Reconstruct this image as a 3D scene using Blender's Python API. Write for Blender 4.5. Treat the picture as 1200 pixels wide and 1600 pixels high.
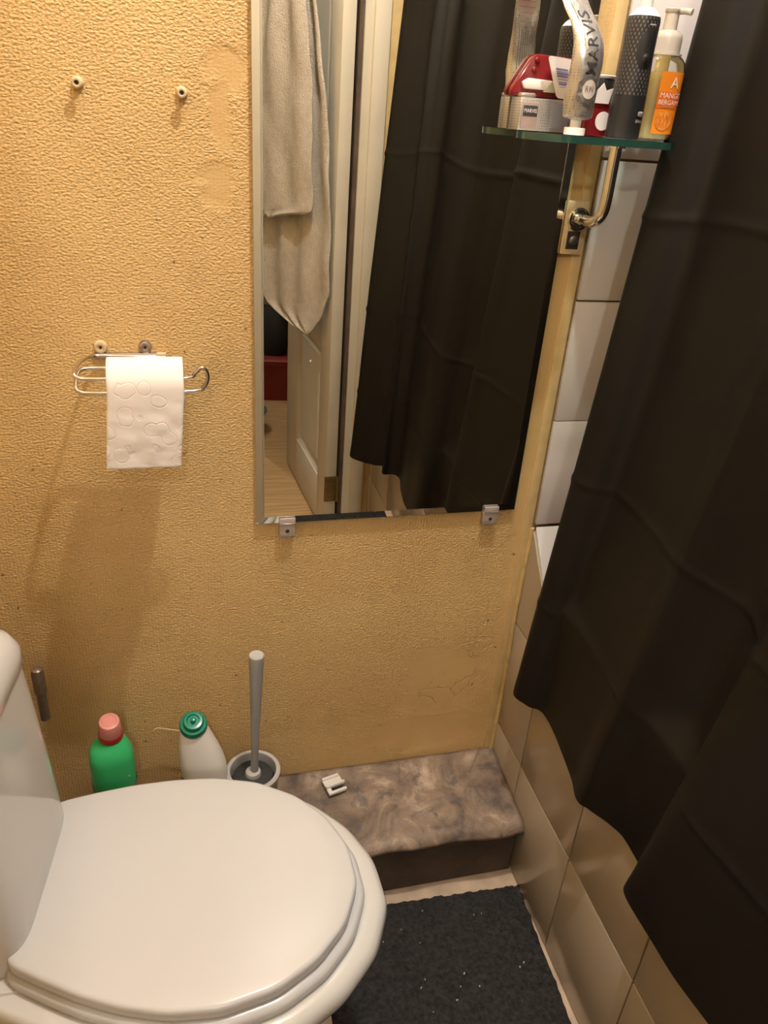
import bpy, bmesh, math, random
from mathutils import Vector, Matrix, noise

for o in list(bpy.data.objects):
    bpy.data.objects.remove(o)
S = bpy.context.scene
COL = S.collection
random.seed(7)
R = math.radians

# ------------------------------------------------------------------ camera
def cam_matrix(p, r, y):
    B = Matrix(((1, 0, 0), (0, 0, -1), (0, 1, 0)))
    Y = Matrix(((math.cos(y), math.sin(y), 0), (-math.sin(y), math.cos(y), 0), (0, 0, 1)))
    P = Matrix(((1, 0, 0), (0, math.cos(p), -math.sin(p)), (0, math.sin(p), math.cos(p))))
    Q = Matrix(((math.cos(r), -math.sin(r), 0), (math.sin(r), math.cos(r), 0), (0, 0, 1)))
    return Q @ P @ B @ Y
CM = cam_matrix(R(28.0568), R(4.5276), R(-16.1082))
cd = bpy.data.cameras.new('camera')
cam = bpy.data.objects.new('camera', cd)
COL.objects.link(cam)
rot = Matrix((CM[0], -CM[1], -CM[2])).transposed()
cam.matrix_world = Matrix.Translation((0, -1.04, 1.303)) @ rot.to_4x4()
cd.sensor_fit = 'VERTICAL'
cd.sensor_height = 24.0
cd.lens = 24.0 * 1190 / 1600
cd.clip_start = 0.01
S.camera = cam

# ------------------------------------------------------------------ world, lights, exposure
w = bpy.data.worlds.new('world')
S.world = w
w.use_nodes = True
w.node_tree.nodes['Background'].inputs[0].default_value = (1, 0.85, 0.7, 1)
w.node_tree.nodes['Background'].inputs[1].default_value = 0.02
S.view_settings.view_transform = 'Standard'
S.view_settings.look = 'None'
S.view_settings.exposure = 0.0
S.view_settings.gamma = 1.0
S.view_settings.use_curve_mapping = False
S.cycles.use_denoising = True
S.cycles.use_adaptive_sampling = True
S.cycles.adaptive_threshold = 0.03
S.cycles.max_bounces = 8
S.cycles.diffuse_bounces = 4
S.cycles.transparent_max_bounces = 12
S.cycles.sample_clamp_indirect = 4.0

def lamp(name, loc, power, color, radius):
    l = bpy.data.lights.new(name, 'POINT')
    l.energy = power
    l.color = color
    l.shadow_soft_size = radius
    o = bpy.data.objects.new(name, l)
    o.location = loc
    COL.objects.link(o)
    return o
lamp('bathroom_bulb_light', (0.293, -0.41, 2.30), 52.5, (1.0, 0.945, 0.885), 0.014)
lamp('hall_bulb_light', (-0.1, -2.3, 2.3), 30, (1.0, 0.97, 0.91), 0.03)

# ------------------------------------------------------------------ materials
def new_mat(name):
    m = bpy.data.materials.new(name)
    m.use_nodes = True
    nt = m.node_tree
    b = nt.nodes['Principled BSDF']
    return m, nt, b
def M(name, c, rough=0.5, metal=0.0, spec=0.5, var=0.0, vscale=20.0, bump=0.0, bscale=200.0, bdist=0.001,
      alpha=1.0, trans=0.0, ior=1.45, sub=0.0, coat=0.0, vc=None):
    m, nt, b = new_mat(name)
    b.inputs['Base Color'].default_value = (*c, 1)
    b.inputs['Roughness'].default_value = rough
    b.inputs['Metallic'].default_value = metal
    b.inputs['Specular IOR Level'].default_value = spec
    b.inputs['IOR'].default_value = ior
    b.inputs['Alpha'].default_value = alpha
    b.inputs['Transmission Weight'].default_value = trans
    b.inputs['Coat Weight'].default_value = coat
    b.inputs['Subsurface Weight'].default_value = sub
    if sub:
        b.inputs['Subsurface Radius'].default_value = (1.0, 0.85, 0.6)
        b.inputs['Subsurface Scale'].default_value = 0.03
    tc = nt.nodes.new('ShaderNodeTexCoord')
    if var or vc:
        n = nt.nodes.new('ShaderNodeTexNoise')
        n.inputs['Scale'].default_value = vscale
        n.inputs['Detail'].default_value = 6
        nt.links.new(tc.outputs['Object'], n.inputs['Vector'])
        r = nt.nodes.new('ShaderNodeValToRGB')
        r.color_ramp.elements[0].position = 0.3
        r.color_ramp.elements[1].position = 0.7
        lo = vc if vc else tuple(max(0, x * (1 - var)) for x in c)
        hi = tuple(min(1, x * (1 + var * 0.5)) for x in c)
        r.color_ramp.elements[0].color = (*lo, 1)
        r.color_ramp.elements[1].color = (*hi, 1)
        nt.links.new(n.outputs['Fac'], r.inputs['Fac'])
        nt.links.new(r.outputs['Color'], b.inputs['Base Color'])
    if bump:
        n = nt.nodes.new('ShaderNodeTexNoise')
        n.inputs['Scale'].default_value = bscale
        n.inputs['Detail'].default_value = 4
        nt.links.new(tc.outputs['Object'], n.inputs['Vector'])
        bp = nt.nodes.new('ShaderNodeBump')
        bp.inputs['Strength'].default_value = bump
        bp.inputs['Distance'].default_value = bdist
        nt.links.new(n.outputs['Fac'], bp.inputs['Height'])
        nt.links.new(bp.outputs['Normal'], b.inputs['Normal'])
    return m
def clear_mat(name, tint, gloss=1.0, rough=0.02, ior=1.5, diff=0.0, dcol=(1, 1, 1)):
    m = bpy.data.materials.new(name)
    m.use_nodes = True
    nt = m.node_tree
    nt.nodes.clear()
    N = nt.nodes.new
    out = N('ShaderNodeOutputMaterial'); tr = N('ShaderNodeBsdfTransparent'); gl = N('ShaderNodeBsdfGlossy')
    fr = N('ShaderNodeFresnel'); mx = N('ShaderNodeMixShader'); df = N('ShaderNodeBsdfDiffuse'); m2 = N('ShaderNodeMixShader')
    tr.inputs[0].default_value = (*tint, 1)
    gl.inputs['Roughness'].default_value = rough
    fr.inputs['IOR'].default_value = ior
    df.inputs[0].default_value = (*dcol, 1)
    m2.inputs[0].default_value = diff
    nt.links.new(tr.outputs[0], m2.inputs[1]); nt.links.new(df.outputs[0], m2.inputs[2])
    nt.links.new(fr.outputs[0], mx.inputs[0]); nt.links.new(m2.outputs[0], mx.inputs[1]); nt.links.new(gl.outputs[0], mx.inputs[2])
    nt.links.new(mx.outputs[0], out.inputs[0])
    return m

def wallpaper():
    m, nt, b = new_mat('yellow_woven_wallpaper')
    N = nt.nodes.new; L = nt.links.new
    b.inputs['Roughness'].default_value = 0.48
    b.inputs['Specular IOR Level'].default_value = 0.35
    tc = N('ShaderNodeTexCoord')
    def noise_tex(scale, sx, sz, det=3, dist=0.0):
        mp = N('ShaderNodeMapping'); mp.inputs['Scale'].default_value = (sx, 1, sz)
        L(tc.outputs['Object'], mp.inputs['Vector'])
        n = N('ShaderNodeTexNoise'); n.inputs['Scale'].default_value = scale; n.inputs['Detail'].default_value = det
        n.inputs['Distortion'].default_value = dist
        L(mp.outputs[0], n.inputs['Vector'])
        return n.outputs['Fac']
    def math_(op, a, c):
        n = N('ShaderNodeMath'); n.operation = op
        for i, v in enumerate((a, c)):
            if isinstance(v, (int, float)): n.inputs[i].default_value = v
            else: L(v, n.inputs[i])
        return n.outputs[0]
    def ramp(f, p0, p1, c0=(0, 0, 0), c1=(1, 1, 1)):
        r = N('ShaderNodeValToRGB'); e = r.color_ramp.elements
        e[0].position = p0; e[1].position = p1; e[0].color = (*c0, 1); e[1].color = (*c1, 1)
        L(f, r.inputs[0]); return r.outputs['Color']
    # colour: paint with faint blotches and dirt flecks
    big = noise_tex(5.0, 1, 1, 6)
    base = ramp(big, 0.32, 0.68, (0.60, 0.390, 0.165), (0.685, 0.470, 0.208))
    fleck = ramp(noise_tex(75.0, 1, 0.8, 2), 0.705, 0.77)
    grime = ramp(noise_tex(9.0, 1, 1, 8), 0.56, 0.75)
    mx = N('ShaderNodeMixRGB'); mx.inputs[2].default_value = (0.20, 0.11, 0.035, 1)
    L(fleck, mx.inputs[0]); L(base, mx.inputs[1])
    mx2 = N('ShaderNodeMixRGB'); mx2.inputs[2].default_value = (0.43, 0.295, 0.12, 1)
    L(math_('MULTIPLY', grime, 0.45), mx2.inputs[0]); L(mx.outputs[0], mx2.inputs[1])
    L(mx2.outputs[0], b.inputs['Base Color'])
    # relief: vertical threads broken into short dashes
    wv = N('ShaderNodeTexWave'); wv.wave_type = 'BANDS'; wv.bands_direction = 'X'
    wv.inputs['Scale'].default_value = 66.0; wv.inputs['Distortion'].default_value = 1.6
    wv.inputs['Detail'].default_value = 2; wv.inputs['Detail Scale'].default_value = 2.2
    L(tc.outputs['Object'], wv.inputs['Vector'])
    dash = noise_tex(300.0, 0.72, 1.25, 1)
    fine = noise_tex(420.0, 1.0, 0.8, 1)
    h = math_('ADD', math_('MULTIPLY', wv.outputs['Fac'], 0.22), math_('MULTIPLY', dash, 1.5))
    h = math_('ADD', h, math_('MULTIPLY', fine, 0.4))
    # smooth filler patches beside the mirror and low on the wall
    sep = N('ShaderNodeSeparateXYZ'); L(tc.outputs['Object'], sep.inputs[0])
    wob = math_('MULTIPLY', math_('SUBTRACT', noise_tex(22.0, 1, 1, 3), 0.5), 0.05)
    X = math_('ADD', sep.outputs['X'], wob); Z = math_('ADD', sep.outputs['Z'], wob)
    def blob(cx, cz, rx, rz):
        dx = math_('DIVIDE', math_('ABSOLUTE', math_('SUBTRACT', X, cx), 0), rx)
        dz = math_('DIVIDE', math_('ABSOLUTE', math_('SUBTRACT', Z, cz), 0), rz)
        d = math_('ADD', math_('POWER', dx, 3), math_('POWER', dz, 3))
        return ramp(d, 0.15, 1.7, (1, 1, 1), (0, 0, 0))
    msk = None
    for a in ((0.066, 1.325, 0.026, 0.028), (0.058, 1.275, 0.014, 0.05), (0.052, 1.200, 0.024, 0.030), (0.44, 0.36, 0.085, 0.10), (0.42, 0.23, 0.12, 0.05), (0.553, 1.2, 0.034, 1.1)):
        k = blob(*a)
        msk = k if msk is None else math_('MAXIMUM', msk, k)
    amp = math_('SUBTRACT', 1.0, math_('MULTIPLY', msk, 0.8))
    h = math_('MULTIPLY', h, amp)
    vo = N('ShaderNodeTexVoronoi'); vo.feature = 'DISTANCE_TO_EDGE'; vo.inputs['Scale'].default_value = 13.0
    wv2 = N('ShaderNodeVectorMath'); wv2.operation = 'ADD'
    nz2 = N('ShaderNodeTexNoise'); nz2.inputs['Scale'].default_value = 16.0; nz2.inputs['Detail'].default_value = 4
    sc2 = N('ShaderNodeVectorMath'); sc2.operation = 'SCALE'; sc2.inputs['Scale'].default_value = 0.09
    L(tc.outputs['Object'], nz2.inputs['Vector']); L(nz2.outputs['Color'], sc2.inputs[0])
    L(tc.outputs['Object'], wv2.inputs[0]); L(sc2.outputs[0], wv2.inputs[1]); L(wv2.outputs[0], vo.inputs['Vector'])
    crack = ramp(vo.outputs['Distance'], 0.0, 0.016, (1, 1, 1), (0, 0, 0))
    cm = math_('MULTIPLY', crack, math_('MULTIPLY', blob(0.43, 0.40, 0.13, 0.17), ramp(noise_tex(11.0, 1, 1, 2), 0.47, 0.56)))
    h = math_('SUBTRACT', h, math_('MULTIPLY', cm, 0.9))
    lump = noise_tex(14.0, 1, 1, 4, 0.6)
    h = math_('ADD', h, math_('MULTIPLY', lump, 0.9))
    bp = N('ShaderNodeBump'); bp.inputs['Strength'].default_value = 0.8; bp.inputs['Distance'].default_value = 0.0018
    L(h, bp.inputs['Height']); L(bp.outputs[0], b.inputs['Normal'])
    return m

def lino():
    m, nt, b = new_mat('worn_stone_print_lino')
    N = nt.nodes.new; L = nt.links.new
    b.inputs['Roughness'].default_value = 0.55
    tc = N('ShaderNodeTexCoord')
    def nz(sc, det, dist=0):
        n = N('ShaderNodeTexNoise'); n.inputs['Scale'].default_value = sc; n.inputs['Detail'].default_value = det; n.inputs['Distortion'].default_value = dist; n.inputs['Roughness'].default_value = 0.66
        L(tc.outputs['Object'], n.inputs['Vector']); return n.outputs['Fac']
    def ramp(f, st):
        r = N('ShaderNodeValToRGB'); e = r.color_ramp.elements
        while len(e) < len(st): e.new(0.5)
        for i, (p, c) in enumerate(st): e[i].position = p; e[i].color = (*c, 1)
        L(f, r.inputs[0]); return r.outputs['Color']
    a = ramp(nz(13, 8, 0.7), [(0.33, (0.075, 0.056, 0.045)), (0.45, (0.175, 0.125, 0.09)), (0.56, (0.255, 0.185, 0.13)), (0.70, (0.50, 0.39, 0.29))])
    k = ramp(nz(19, 10, 1.1), [(0.54, (0, 0, 0)), (0.63, (1, 1, 1))])
    mx = N('ShaderNodeMixRGB'); mx.inputs[2].default_value = (0.075, 0.063, 0.06, 1)
    ml = N('ShaderNodeMath'); ml.operation = 'MULTIPLY'; ml.inputs[1].default_value = 0.7
    L(k, ml.inputs[0]); L(ml.outputs[0], mx.inputs[0]); L(a, mx.inputs[1])
    v = N('ShaderNodeTexVoronoi'); v.feature = 'DISTANCE_TO_EDGE'; v.inputs['Scale'].default_value = 11
    L(tc.outputs['Object'], v.inputs['Vector'])
    e = ramp(v.outputs['Distance'], [(0.0, (1, 1, 1)), (0.03, (0, 0, 0))])
    ml2 = N('ShaderNodeMath'); ml2.operation = 'MULTIPLY'
    L(e, ml2.inputs[0]); L(ramp(nz(7, 3), [(0.5, (0, 0, 0)), (0.6, (0.75, 0.75, 0.75))]), ml2.inputs[1])
    mx3 = N('ShaderNodeMixRGB'); mx3.inputs[2].default_value = (0.10, 0.075, 0.06, 1)
    L(ml2.outputs[0], mx3.inputs[0]); L(mx.outputs[0], mx3.inputs[1])
    L(mx3.outputs[0], b.inputs['Base Color'])
    bp = N('ShaderNodeBump'); bp.inputs['Strength'].default_value = 0.5; bp.inputs['Distance'].default_value = 0.003
    L(nz(60, 6), bp.inputs['Height']); L(bp.outputs[0], b.inputs['Normal'])
    return m

def curtain_mat():
    m, nt, b = new_mat('black_polyester')
    N = nt.nodes.new; L = nt.links.new
    b.inputs['Base Color'].default_value = (0.0075, 0.0062, 0.0045, 1)
    b.inputs['Roughness'].default_value = 0.50
    b.inputs['Specular IOR Level'].default_value = 0.17
    tc = N('ShaderNodeTexCoord')
    n = N('ShaderNodeTexNoise'); n.inputs['Scale'].default_value = 700; n.inputs['Detail'].default_value = 2
    L(tc.outputs['Object'], n.inputs['Vector'])
    bp = N('ShaderNodeBump'); bp.inputs['Strength'].default_value = 0.15; bp.inputs['Distance'].default_value = 0.0006
    L(n.outputs['Fac'], bp.inputs['Height']); L(bp.outputs[0], b.inputs['Normal'])
    return m

def tissue_mat():
    m, nt, b = new_mat('embossed_tissue')
    N = nt.nodes.new; L = nt.links.new
    b.inputs['Base Color'].default_value = (0.86, 0.80, 0.77, 1)
    b.inputs['Roughness'].default_value = 0.9
    b.inputs['Specular IOR Level'].default_value = 0.1
    tc = N('ShaderNodeTexCoord')
    v = N('ShaderNodeTexVoronoi'); v.inputs['Scale'].default_value = 42
    nz = N('ShaderNodeTexNoise'); nz.inputs['Scale'].default_value = 30
    mp = N('ShaderNodeVectorMath'); mp.operation = 'ADD'
    sc = N('ShaderNodeVectorMath'); sc.operation = 'SCALE'; sc.inputs['Scale'].default_value = 0.012
    L(tc.outputs['Object'], nz.inputs['Vector']); L(nz.outputs['Color'], sc.inputs[0])
    L(tc.outputs['Object'], mp.inputs[0]); L(sc.outputs[0], mp.inputs[1]); L(mp.outputs[0], v.inputs['Vector'])
    r = N('ShaderNodeValToRGB'); e = r.color_ramp.elements
    e[0].position = 0.36; e[0].color = (1, 1, 1, 1); e[1].position = 0.40; e[1].color = (0, 0, 0, 1)
    k = e.new(0.44); k.color = (1, 1, 1, 1)
    L(v.outputs['Distance'], r.inputs[0])
    ad = N('ShaderNodeMath'); ad.operation = 'ADD'
    ml = N('ShaderNodeMath'); ml.operation = 'MULTIPLY'; ml.inputs[1].default_value = 1.2
    L(nz.outputs['Fac'], ml.inputs[0]); L(r.outputs[0], ad.inputs[0]); L(ml.outputs[0], ad.inputs[1])
    bp = N('ShaderNodeBump'); bp.inputs['Strength'].default_value = 0.35; bp.inputs['Distance'].default_value = 0.0012
    L(ad.outputs[0], bp.inputs['Height']); L(bp.outputs[0], b.inputs['Normal'])
    return m

def wood_mat():
    m, nt, b = new_mat('oak_laminate')
    N = nt.nodes.new; L = nt.links.new
    b.inputs['Roughness'].default_value = 0.4
    tc = N('ShaderNodeTexCoord'); mp = N('ShaderNodeMapping'); mp.inputs['Scale'].default_value = (2.0, 38, 1)
    n = N('ShaderNodeTexNoise'); n.inputs['Scale'].default_value = 2.5; n.inputs['Detail'].default_value = 7
    r = N('ShaderNodeValToRGB'); e = r.color_ramp.elements
    e[0].position = 0.3; e[0].color = (0.34, 0.20, 0.085, 1); e[1].position = 0.7; e[1].color = (0.60, 0.40, 0.20, 1)
    L(tc.outputs['Object'], mp.inputs[0]); L(mp.outputs[0], n.inputs['Vector']); L(n.outputs['Fac'], r.inputs[0]); L(r.outputs[0], b.inputs['Base Color'])
    return m

def dotted_mat(name, c, dot, scale, thr, rough=0.4, metal=0.0):
    m, nt, b = new_mat(name)
    N = nt.nodes.new; L = nt.links.new
    b.inputs['Roughness'].default_value = rough; b.inputs['Metallic'].default_value = metal
    tc = N('ShaderNodeTexCoord')
    v = N('ShaderNodeTexVoronoi'); v.inputs['Scale'].default_value = scale; v.inputs['Randomness'].default_value = 0.12
    L(tc.outputs['Object'], v.inputs['Vector'])
    r = N('ShaderNodeValToRGB'); e = r.color_ramp.elements
    e[0].position = thr; e[0].color = (*dot, 1); e[1].position = thr + 0.08; e[1].color = (*c, 1)
    L(v.outputs['Distance'], r.inputs[0]); L(r.outputs[0], b.inputs['Base Color'])
    return m

def grip_mat():
    m, nt, b = new_mat('dotted_grip')
    N = nt.nodes.new; L = nt.links.new
    b.inputs['Roughness'].default_value = 0.45
    tc = N('ShaderNodeTexCoord'); sp = N('ShaderNodeSeparateXYZ'); L(tc.outputs['Object'], sp.inputs[0])
    def mt(op, a, c):
        n = N('ShaderNodeMath'); n.operation = op
        for i, v in enumerate((a, c)):
            if isinstance(v, (int, float)): n.inputs[i].default_value = v
            else: L(v, n.inputs[i])
        return n.outputs[0]
    u = mt('MULTIPLY', mt('ARCTAN2', sp.outputs['Y'], sp.outputs['X']), 24 / (2 * math.pi))
    v = mt('MULTIPLY', sp.outputs['Z'], 250.0)
    p = mt('COSINE', mt('MULTIPLY', mt('ADD', u, mt('MULTIPLY', v, 0.5)), 2 * math.pi), 0)
    q = mt('COSINE', mt('MULTIPLY', mt('SUBTRACT', u, mt('MULTIPLY', v, 0.5)), 2 * math.pi), 0)
    r = N('ShaderNodeValToRGB'); e = r.color_ramp.elements
    e[0].position = 0.60; e[0].color = (0.013, 0.012, 0.012, 1); e[1].position = 0.82; e[1].color = (0.11, 0.10, 0.085, 1)
    L(mt('MULTIPLY', mt('ADD', mt('ADD', p, q), 2.0), 0.25), r.inputs[0]); L(r.outputs[0], b.inputs['Base Color'])
    return m

def mirror_mat():
    m, nt, b = new_mat('silvered_glass')
    N = nt.nodes.new; L = nt.links.new
    b.inputs['Metallic'].default_value = 1.0
    b.inputs['Roughness'].default_value = 0.0
    b.inputs['Base Color'].default_value = (0.80, 0.80, 0.745, 1)
    df = N('ShaderNodeBsdfDiffuse'); df.inputs[0].default_value = (0.75, 0.75, 0.72, 1)
    tc = N('ShaderNodeTexCoord'); mp = N('ShaderNodeMapping'); mp.inputs['Scale'].default_value = (30, 1, 20)
    v = N('ShaderNodeTexVoronoi'); v.inputs['Scale'].default_value = 1.0
    L(tc.outputs['Object'], mp.inputs[0]); L(mp.outputs[0], v.inputs['Vector'])
    ls = N('ShaderNodeMath'); ls.operation = 'LESS_THAN'; ls.inputs[1].default_value = 0.034
    L(v.outputs['Distance'], ls.inputs[0])
    gt = N('ShaderNodeSeparateColor'); L(v.outputs['Color'], gt.inputs[0])
    g2 = N('ShaderNodeMath'); g2.operation = 'GREATER_THAN'; g2.inputs[1].default_value = 0.78
    L(gt.outputs[0], g2.inputs[0])
    ml = N('ShaderNodeMath'); ml.operation = 'MULTIPLY'; L(ls.outputs[0], ml.inputs[0]); L(g2.outputs[0], ml.inputs[1])
    mx = N('ShaderNodeMixShader'); L(ml.outputs[0], mx.inputs[0]); L(b.outputs[0], mx.inputs[1]); L(df.outputs[0], mx.inputs[2])
    L(mx.outputs[0], nt.nodes['Material Output'].inputs[0])
    return m

MT = dict(
    wall=wallpaper(), lino=lino(), curtain=curtain_mat(), tissue=tissue_mat(), wood=wood_mat(), mirror=mirror_mat(),
    tile=M('beige_glazed_tile', (0.42, 0.35, 0.265), 0.16, var=0.05, vscale=8),
    wtile=M('white_glazed_tile', (0.62, 0.575, 0.555), 0.14, var=0.04, vscale=8),
    grout=M('brown_grout', (0.24, 0.155, 0.07), 0.9, var=0.3, vscale=60),
    floor=M('beige_floor_vinyl', (0.62, 0.47, 0.34), 0.5, var=0.25, vscale=25),
    ceil=M('ceiling_paint', (0.82, 0.80, 0.77), 0.8, var=0.03),
    paint=M('cream_paint', (0.62, 0.575, 0.48), 0.42, var=0.06, vscale=9),
    wyel=M('yellow_wall_paint', (0.70, 0.52, 0.25), 0.55, var=0.12, vscale=30, bump=0.2, bscale=150),
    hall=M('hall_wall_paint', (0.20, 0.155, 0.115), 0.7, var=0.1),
    caulk=M('yellowed_sealant', (0.58, 0.41, 0.17), 0.5, var=0.25, vscale=40, bump=0.2, bscale=90),
    porc=M('white_porcelain', (0.66, 0.645, 0.62), 0.10, coat=0.4, var=0.015, vscale=6),
    seat=M('white_plastic_seat', (0.60, 0.595, 0.595), 0.22, var=0.015, vscale=6),
    dark=M('dark_stained_board', (0.095, 0.066, 0.047), 0.75, var=0.4, vscale=18),
    mat=M('charcoal_carpet', (0.046, 0.044, 0.042), 0.95, spec=0.1, vc=(0.018, 0.017, 0.017), vscale=140, bump=1.0, bscale=260, bdist=0.004),
    lint=M('pale_lint', (0.45, 0.42, 0.38), 0.9, var=0.2),
    chrome=M('chrome', (0.72, 0.70, 0.67), 0.09, metal=1.0, var=0.05, vscale=30),
    steel=M('tarnished_steel', (0.50, 0.46, 0.42), 0.35, metal=1.0, var=0.25, vscale=90),
    plug=M('cream_wall_plug', (0.62, 0.48, 0.28), 0.6, var=0.15, vscale=200),
    pipe=M('dull_brown_pipe', (0.22, 0.165, 0.125), 0.3, metal=0.5, var=0.25, vscale=80),
    hole=M('dark_recess', (0.03, 0.022, 0.015), 0.8, var=0.1),
    mirback=M('brown_mirror_backing', (0.10, 0.06, 0.03), 0.6, var=0.3, vscale=50),
    clip=clear_mat('clear_acrylic', (0.90, 0.86, 0.83), diff=0.38, dcol=(0.85, 0.74, 0.68), rough=0.08),
    glass=clear_mat('shelf_glass', (0.80, 0.90, 0.86), ior=1.5),
    gedge=M('green_glass_edge', (0.018, 0.062, 0.048), 0.12, spec=0.8, var=0.15, vscale=60),
    black=M('black_plastic', (0.018, 0.017, 0.017), 0.38, var=0.1),
    white=M('white_plastic', (0.80, 0.76, 0.72), 0.35, var=0.03),
    greyw=M('pale_grey_plastic', (0.50, 0.48, 0.46), 0.40, var=0.05),
    grey=M('grey_plastic', (0.33, 0.32, 0.31), 0.42, var=0.05),
    dgrey=M('dark_translucent_plastic', (0.035, 0.04, 0.042), 0.25, var=0.4, vscale=60),
    green=M('green_plastic', (0.045, 0.48, 0.16), 0.25, var=0.06),
    teal=M('teal_plastic', (0.004, 0.21, 0.13), 0.18, var=0.05),
    red=M('red_plastic', (0.40, 0.035, 0.025), 0.3, var=0.05),
    pink=M('translucent_pink_plastic', (0.74, 0.30, 0.26), 0.15, sub=0.2, var=0.04, spec=0.7),
    btl=M('white_bottle_plastic', (0.93, 0.88, 0.82), 0.35, var=0.03),
    lab=M('bottle_label', (0.42, 0.42, 0.42), 0.4, vc=(0.05, 0.045, 0.05), vscale=160),
    plab=M('pink_print_label', (0.46, 0.33, 0.33), 0.4, vc=(0.20, 0.07, 0.09), vscale=220),
    silver=dotted_mat('silver_foil', (0.60, 0.57, 0.53), (0.22, 0.20, 0.19), 330, 0.2, 0.30, 0.75),
    foil=M('plain_foil', (0.62, 0.59, 0.55), 0.28, metal=0.8, var=0.25, vscale=70, bump=0.5, bscale=90, bdist=0.002),
    ink=M('dark_ink', (0.035, 0.032, 0.035), 0.5, var=0.05),
    inkg=M('grey_ink', (0.20, 0.20, 0.22), 0.45, var=0.05),
    inkb=M('blue_ink', (0.16, 0.16, 0.45), 0.5, var=0.05),
    plaq=M('brown_print_plaque', (0.33, 0.235, 0.20), 0.4, var=0.1, vscale=300),
    ridge=grip_mat(),
    card=M('white_card', (0.80, 0.72, 0.66), 0.7, var=0.03),
    rblist=M('dark_red_blister', (0.17, 0.010, 0.012), 0.12, var=0.15, vscale=60, spec=0.7),
    soap=M('yellow_soap', (1.0, 0.76, 0.36), 0.3, sub=0.9, var=0.03),
    sclear=clear_mat('clear_bottle', (0.98, 0.97, 0.95), diff=0.03, dcol=(0.8, 0.7, 0.55), rough=0.08),
    pump=clear_mat('frosted_pump', (0.85, 0.82, 0.76), diff=0.62, dcol=(0.74, 0.66, 0.56), rough=0.25),
    orange=M('orange_label', (0.78, 0.23, 0.015), 0.4, var=0.04),
    orange2=M('deep_orange_print', (0.72, 0.14, 0.01), 0.4, var=0.06),
    mango=M('mango_print', (0.78, 0.36, 0.06), 0.4, vc=(0.60, 0.16, 0.03), vscale=120),
    towel=M('beige_terry', (0.66, 0.60, 0.52), 0.95, spec=0.05, var=0.10, vscale=60, bump=1.0, bscale=300, bdist=0.005),
    brass=M('tarnished_brass', (0.22, 0.15, 0.06), 0.45, metal=0.7, var=0.3, vscale=120),
    blue=M('blue_grey_plastic', (0.10, 0.125, 0.14), 0.45, var=0.1),
    bag=M('black_fabric', (0.02, 0.018, 0.016), 0.8, var=0.2),
    redbox=M('red_box_plastic', (0.22, 0.022, 0.012), 0.5, var=0.15),
    straw=M('dry_straw', (0.60, 0.48, 0.27), 0.8, var=0.15, vscale=90),
)

# ------------------------------------------------------------------ mesh helpers
def link(o, parent=None):
    COL.objects.link(o)
    if parent is not None: o.parent = parent
    return o
def mesh(name, verts, faces, mat, parent=None, smooth=True, angle=40):
    me = bpy.data.meshes.new(name)
    me.from_pydata([tuple(v) for v in verts], [], faces)
    bm = bmesh.new(); bm.from_mesh(me)
    bmesh.ops.recalc_face_normals(bm, faces=bm.faces)
    bm.to_mesh(me); bm.free()
    me.materials.append(MT[mat] if isinstance(mat, str) else mat)
    if smooth:
        me.shade_smooth(); me.set_sharp_from_angle(angle=R(angle))
    return link(bpy.data.objects.new(name, me), parent)
def from_bm(name, bm, mat, parent=None, smooth=True, angle=40):
    me = bpy.data.meshes.new(name)
    bmesh.ops.recalc_face_normals(bm, faces=bm.faces)
    bm.to_mesh(me); bm.free()
    me.materials.append(MT[mat] if isinstance(mat, str) else mat)
    if smooth:
        me.shade_smooth(); me.set_sharp_from_angle(angle=R(angle))
    return link(bpy.data.objects.new(name, me), parent)
def box_bm(b, bevel=0.0, seg=2):
    x0, x1, y0, y1, z0, z1 = b
    bm = bmesh.new()
    bmesh.ops.create_cube(bm, size=1.0)
    for v in bm.verts:
        v.co = Vector(((x0 + x1) / 2 + v.co.x * (x1 - x0), (y0 + y1) / 2 + v.co.y * (y1 - y0), (z0 + z1) / 2 + v.co.z * (z1 - z0)))
    if bevel:
        bmesh.ops.bevel(bm, geom=list(bm.edges), offset=bevel, segments=seg, affect='EDGES', profile=0.5)
    return bm
def box(name, b, mat, parent=None, bevel=0.0, seg=2):
    return from_bm(name, box_bm(b, bevel, seg), mat, parent)
def loft_data(rings, cap0=True, cap1=True, closed=True):
    n = len(rings[0]); V = [p for r in rings for p in r]; F = []
    for i in range(len(rings) - 1):
        for j in range(n if closed else n - 1):
            a = i * n + j; b = i * n + (j + 1) % n
            F.append((a, b, b + n, a + n))
    if cap0: F.append(tuple(range(n)))
    if cap1: F.append(tuple(range((len(rings) - 1) * n, len(rings) * n)))
    return V, F
def loft(name, rings, mat, parent=None, cap0=True, cap1=True, closed=True, angle=40):
    V, F = loft_data(rings, cap0, cap1, closed)
    return mesh(name, V, F, mat, parent, True, angle)
def lathe(name, prof, mat, parent=None, n=32, at=(0, 0, 0), cap0=True, cap1=True, tilt=None, angle=40):
    rings = []
    T = Matrix.Rotation(tilt[0], 3, tilt[1]) if tilt else Matrix.Identity(3)
    for r, z in prof:
        rings.append([Vector(at) + T @ Vector((max(r, 1e-5) * math.cos(2 * math.pi * k / n), max(r, 1e-5) * math.sin(2 * math.pi * k / n), z)) for k in range(n)])
    return loft(name, rings, mat, parent, cap0, cap1, angle=angle)
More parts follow.
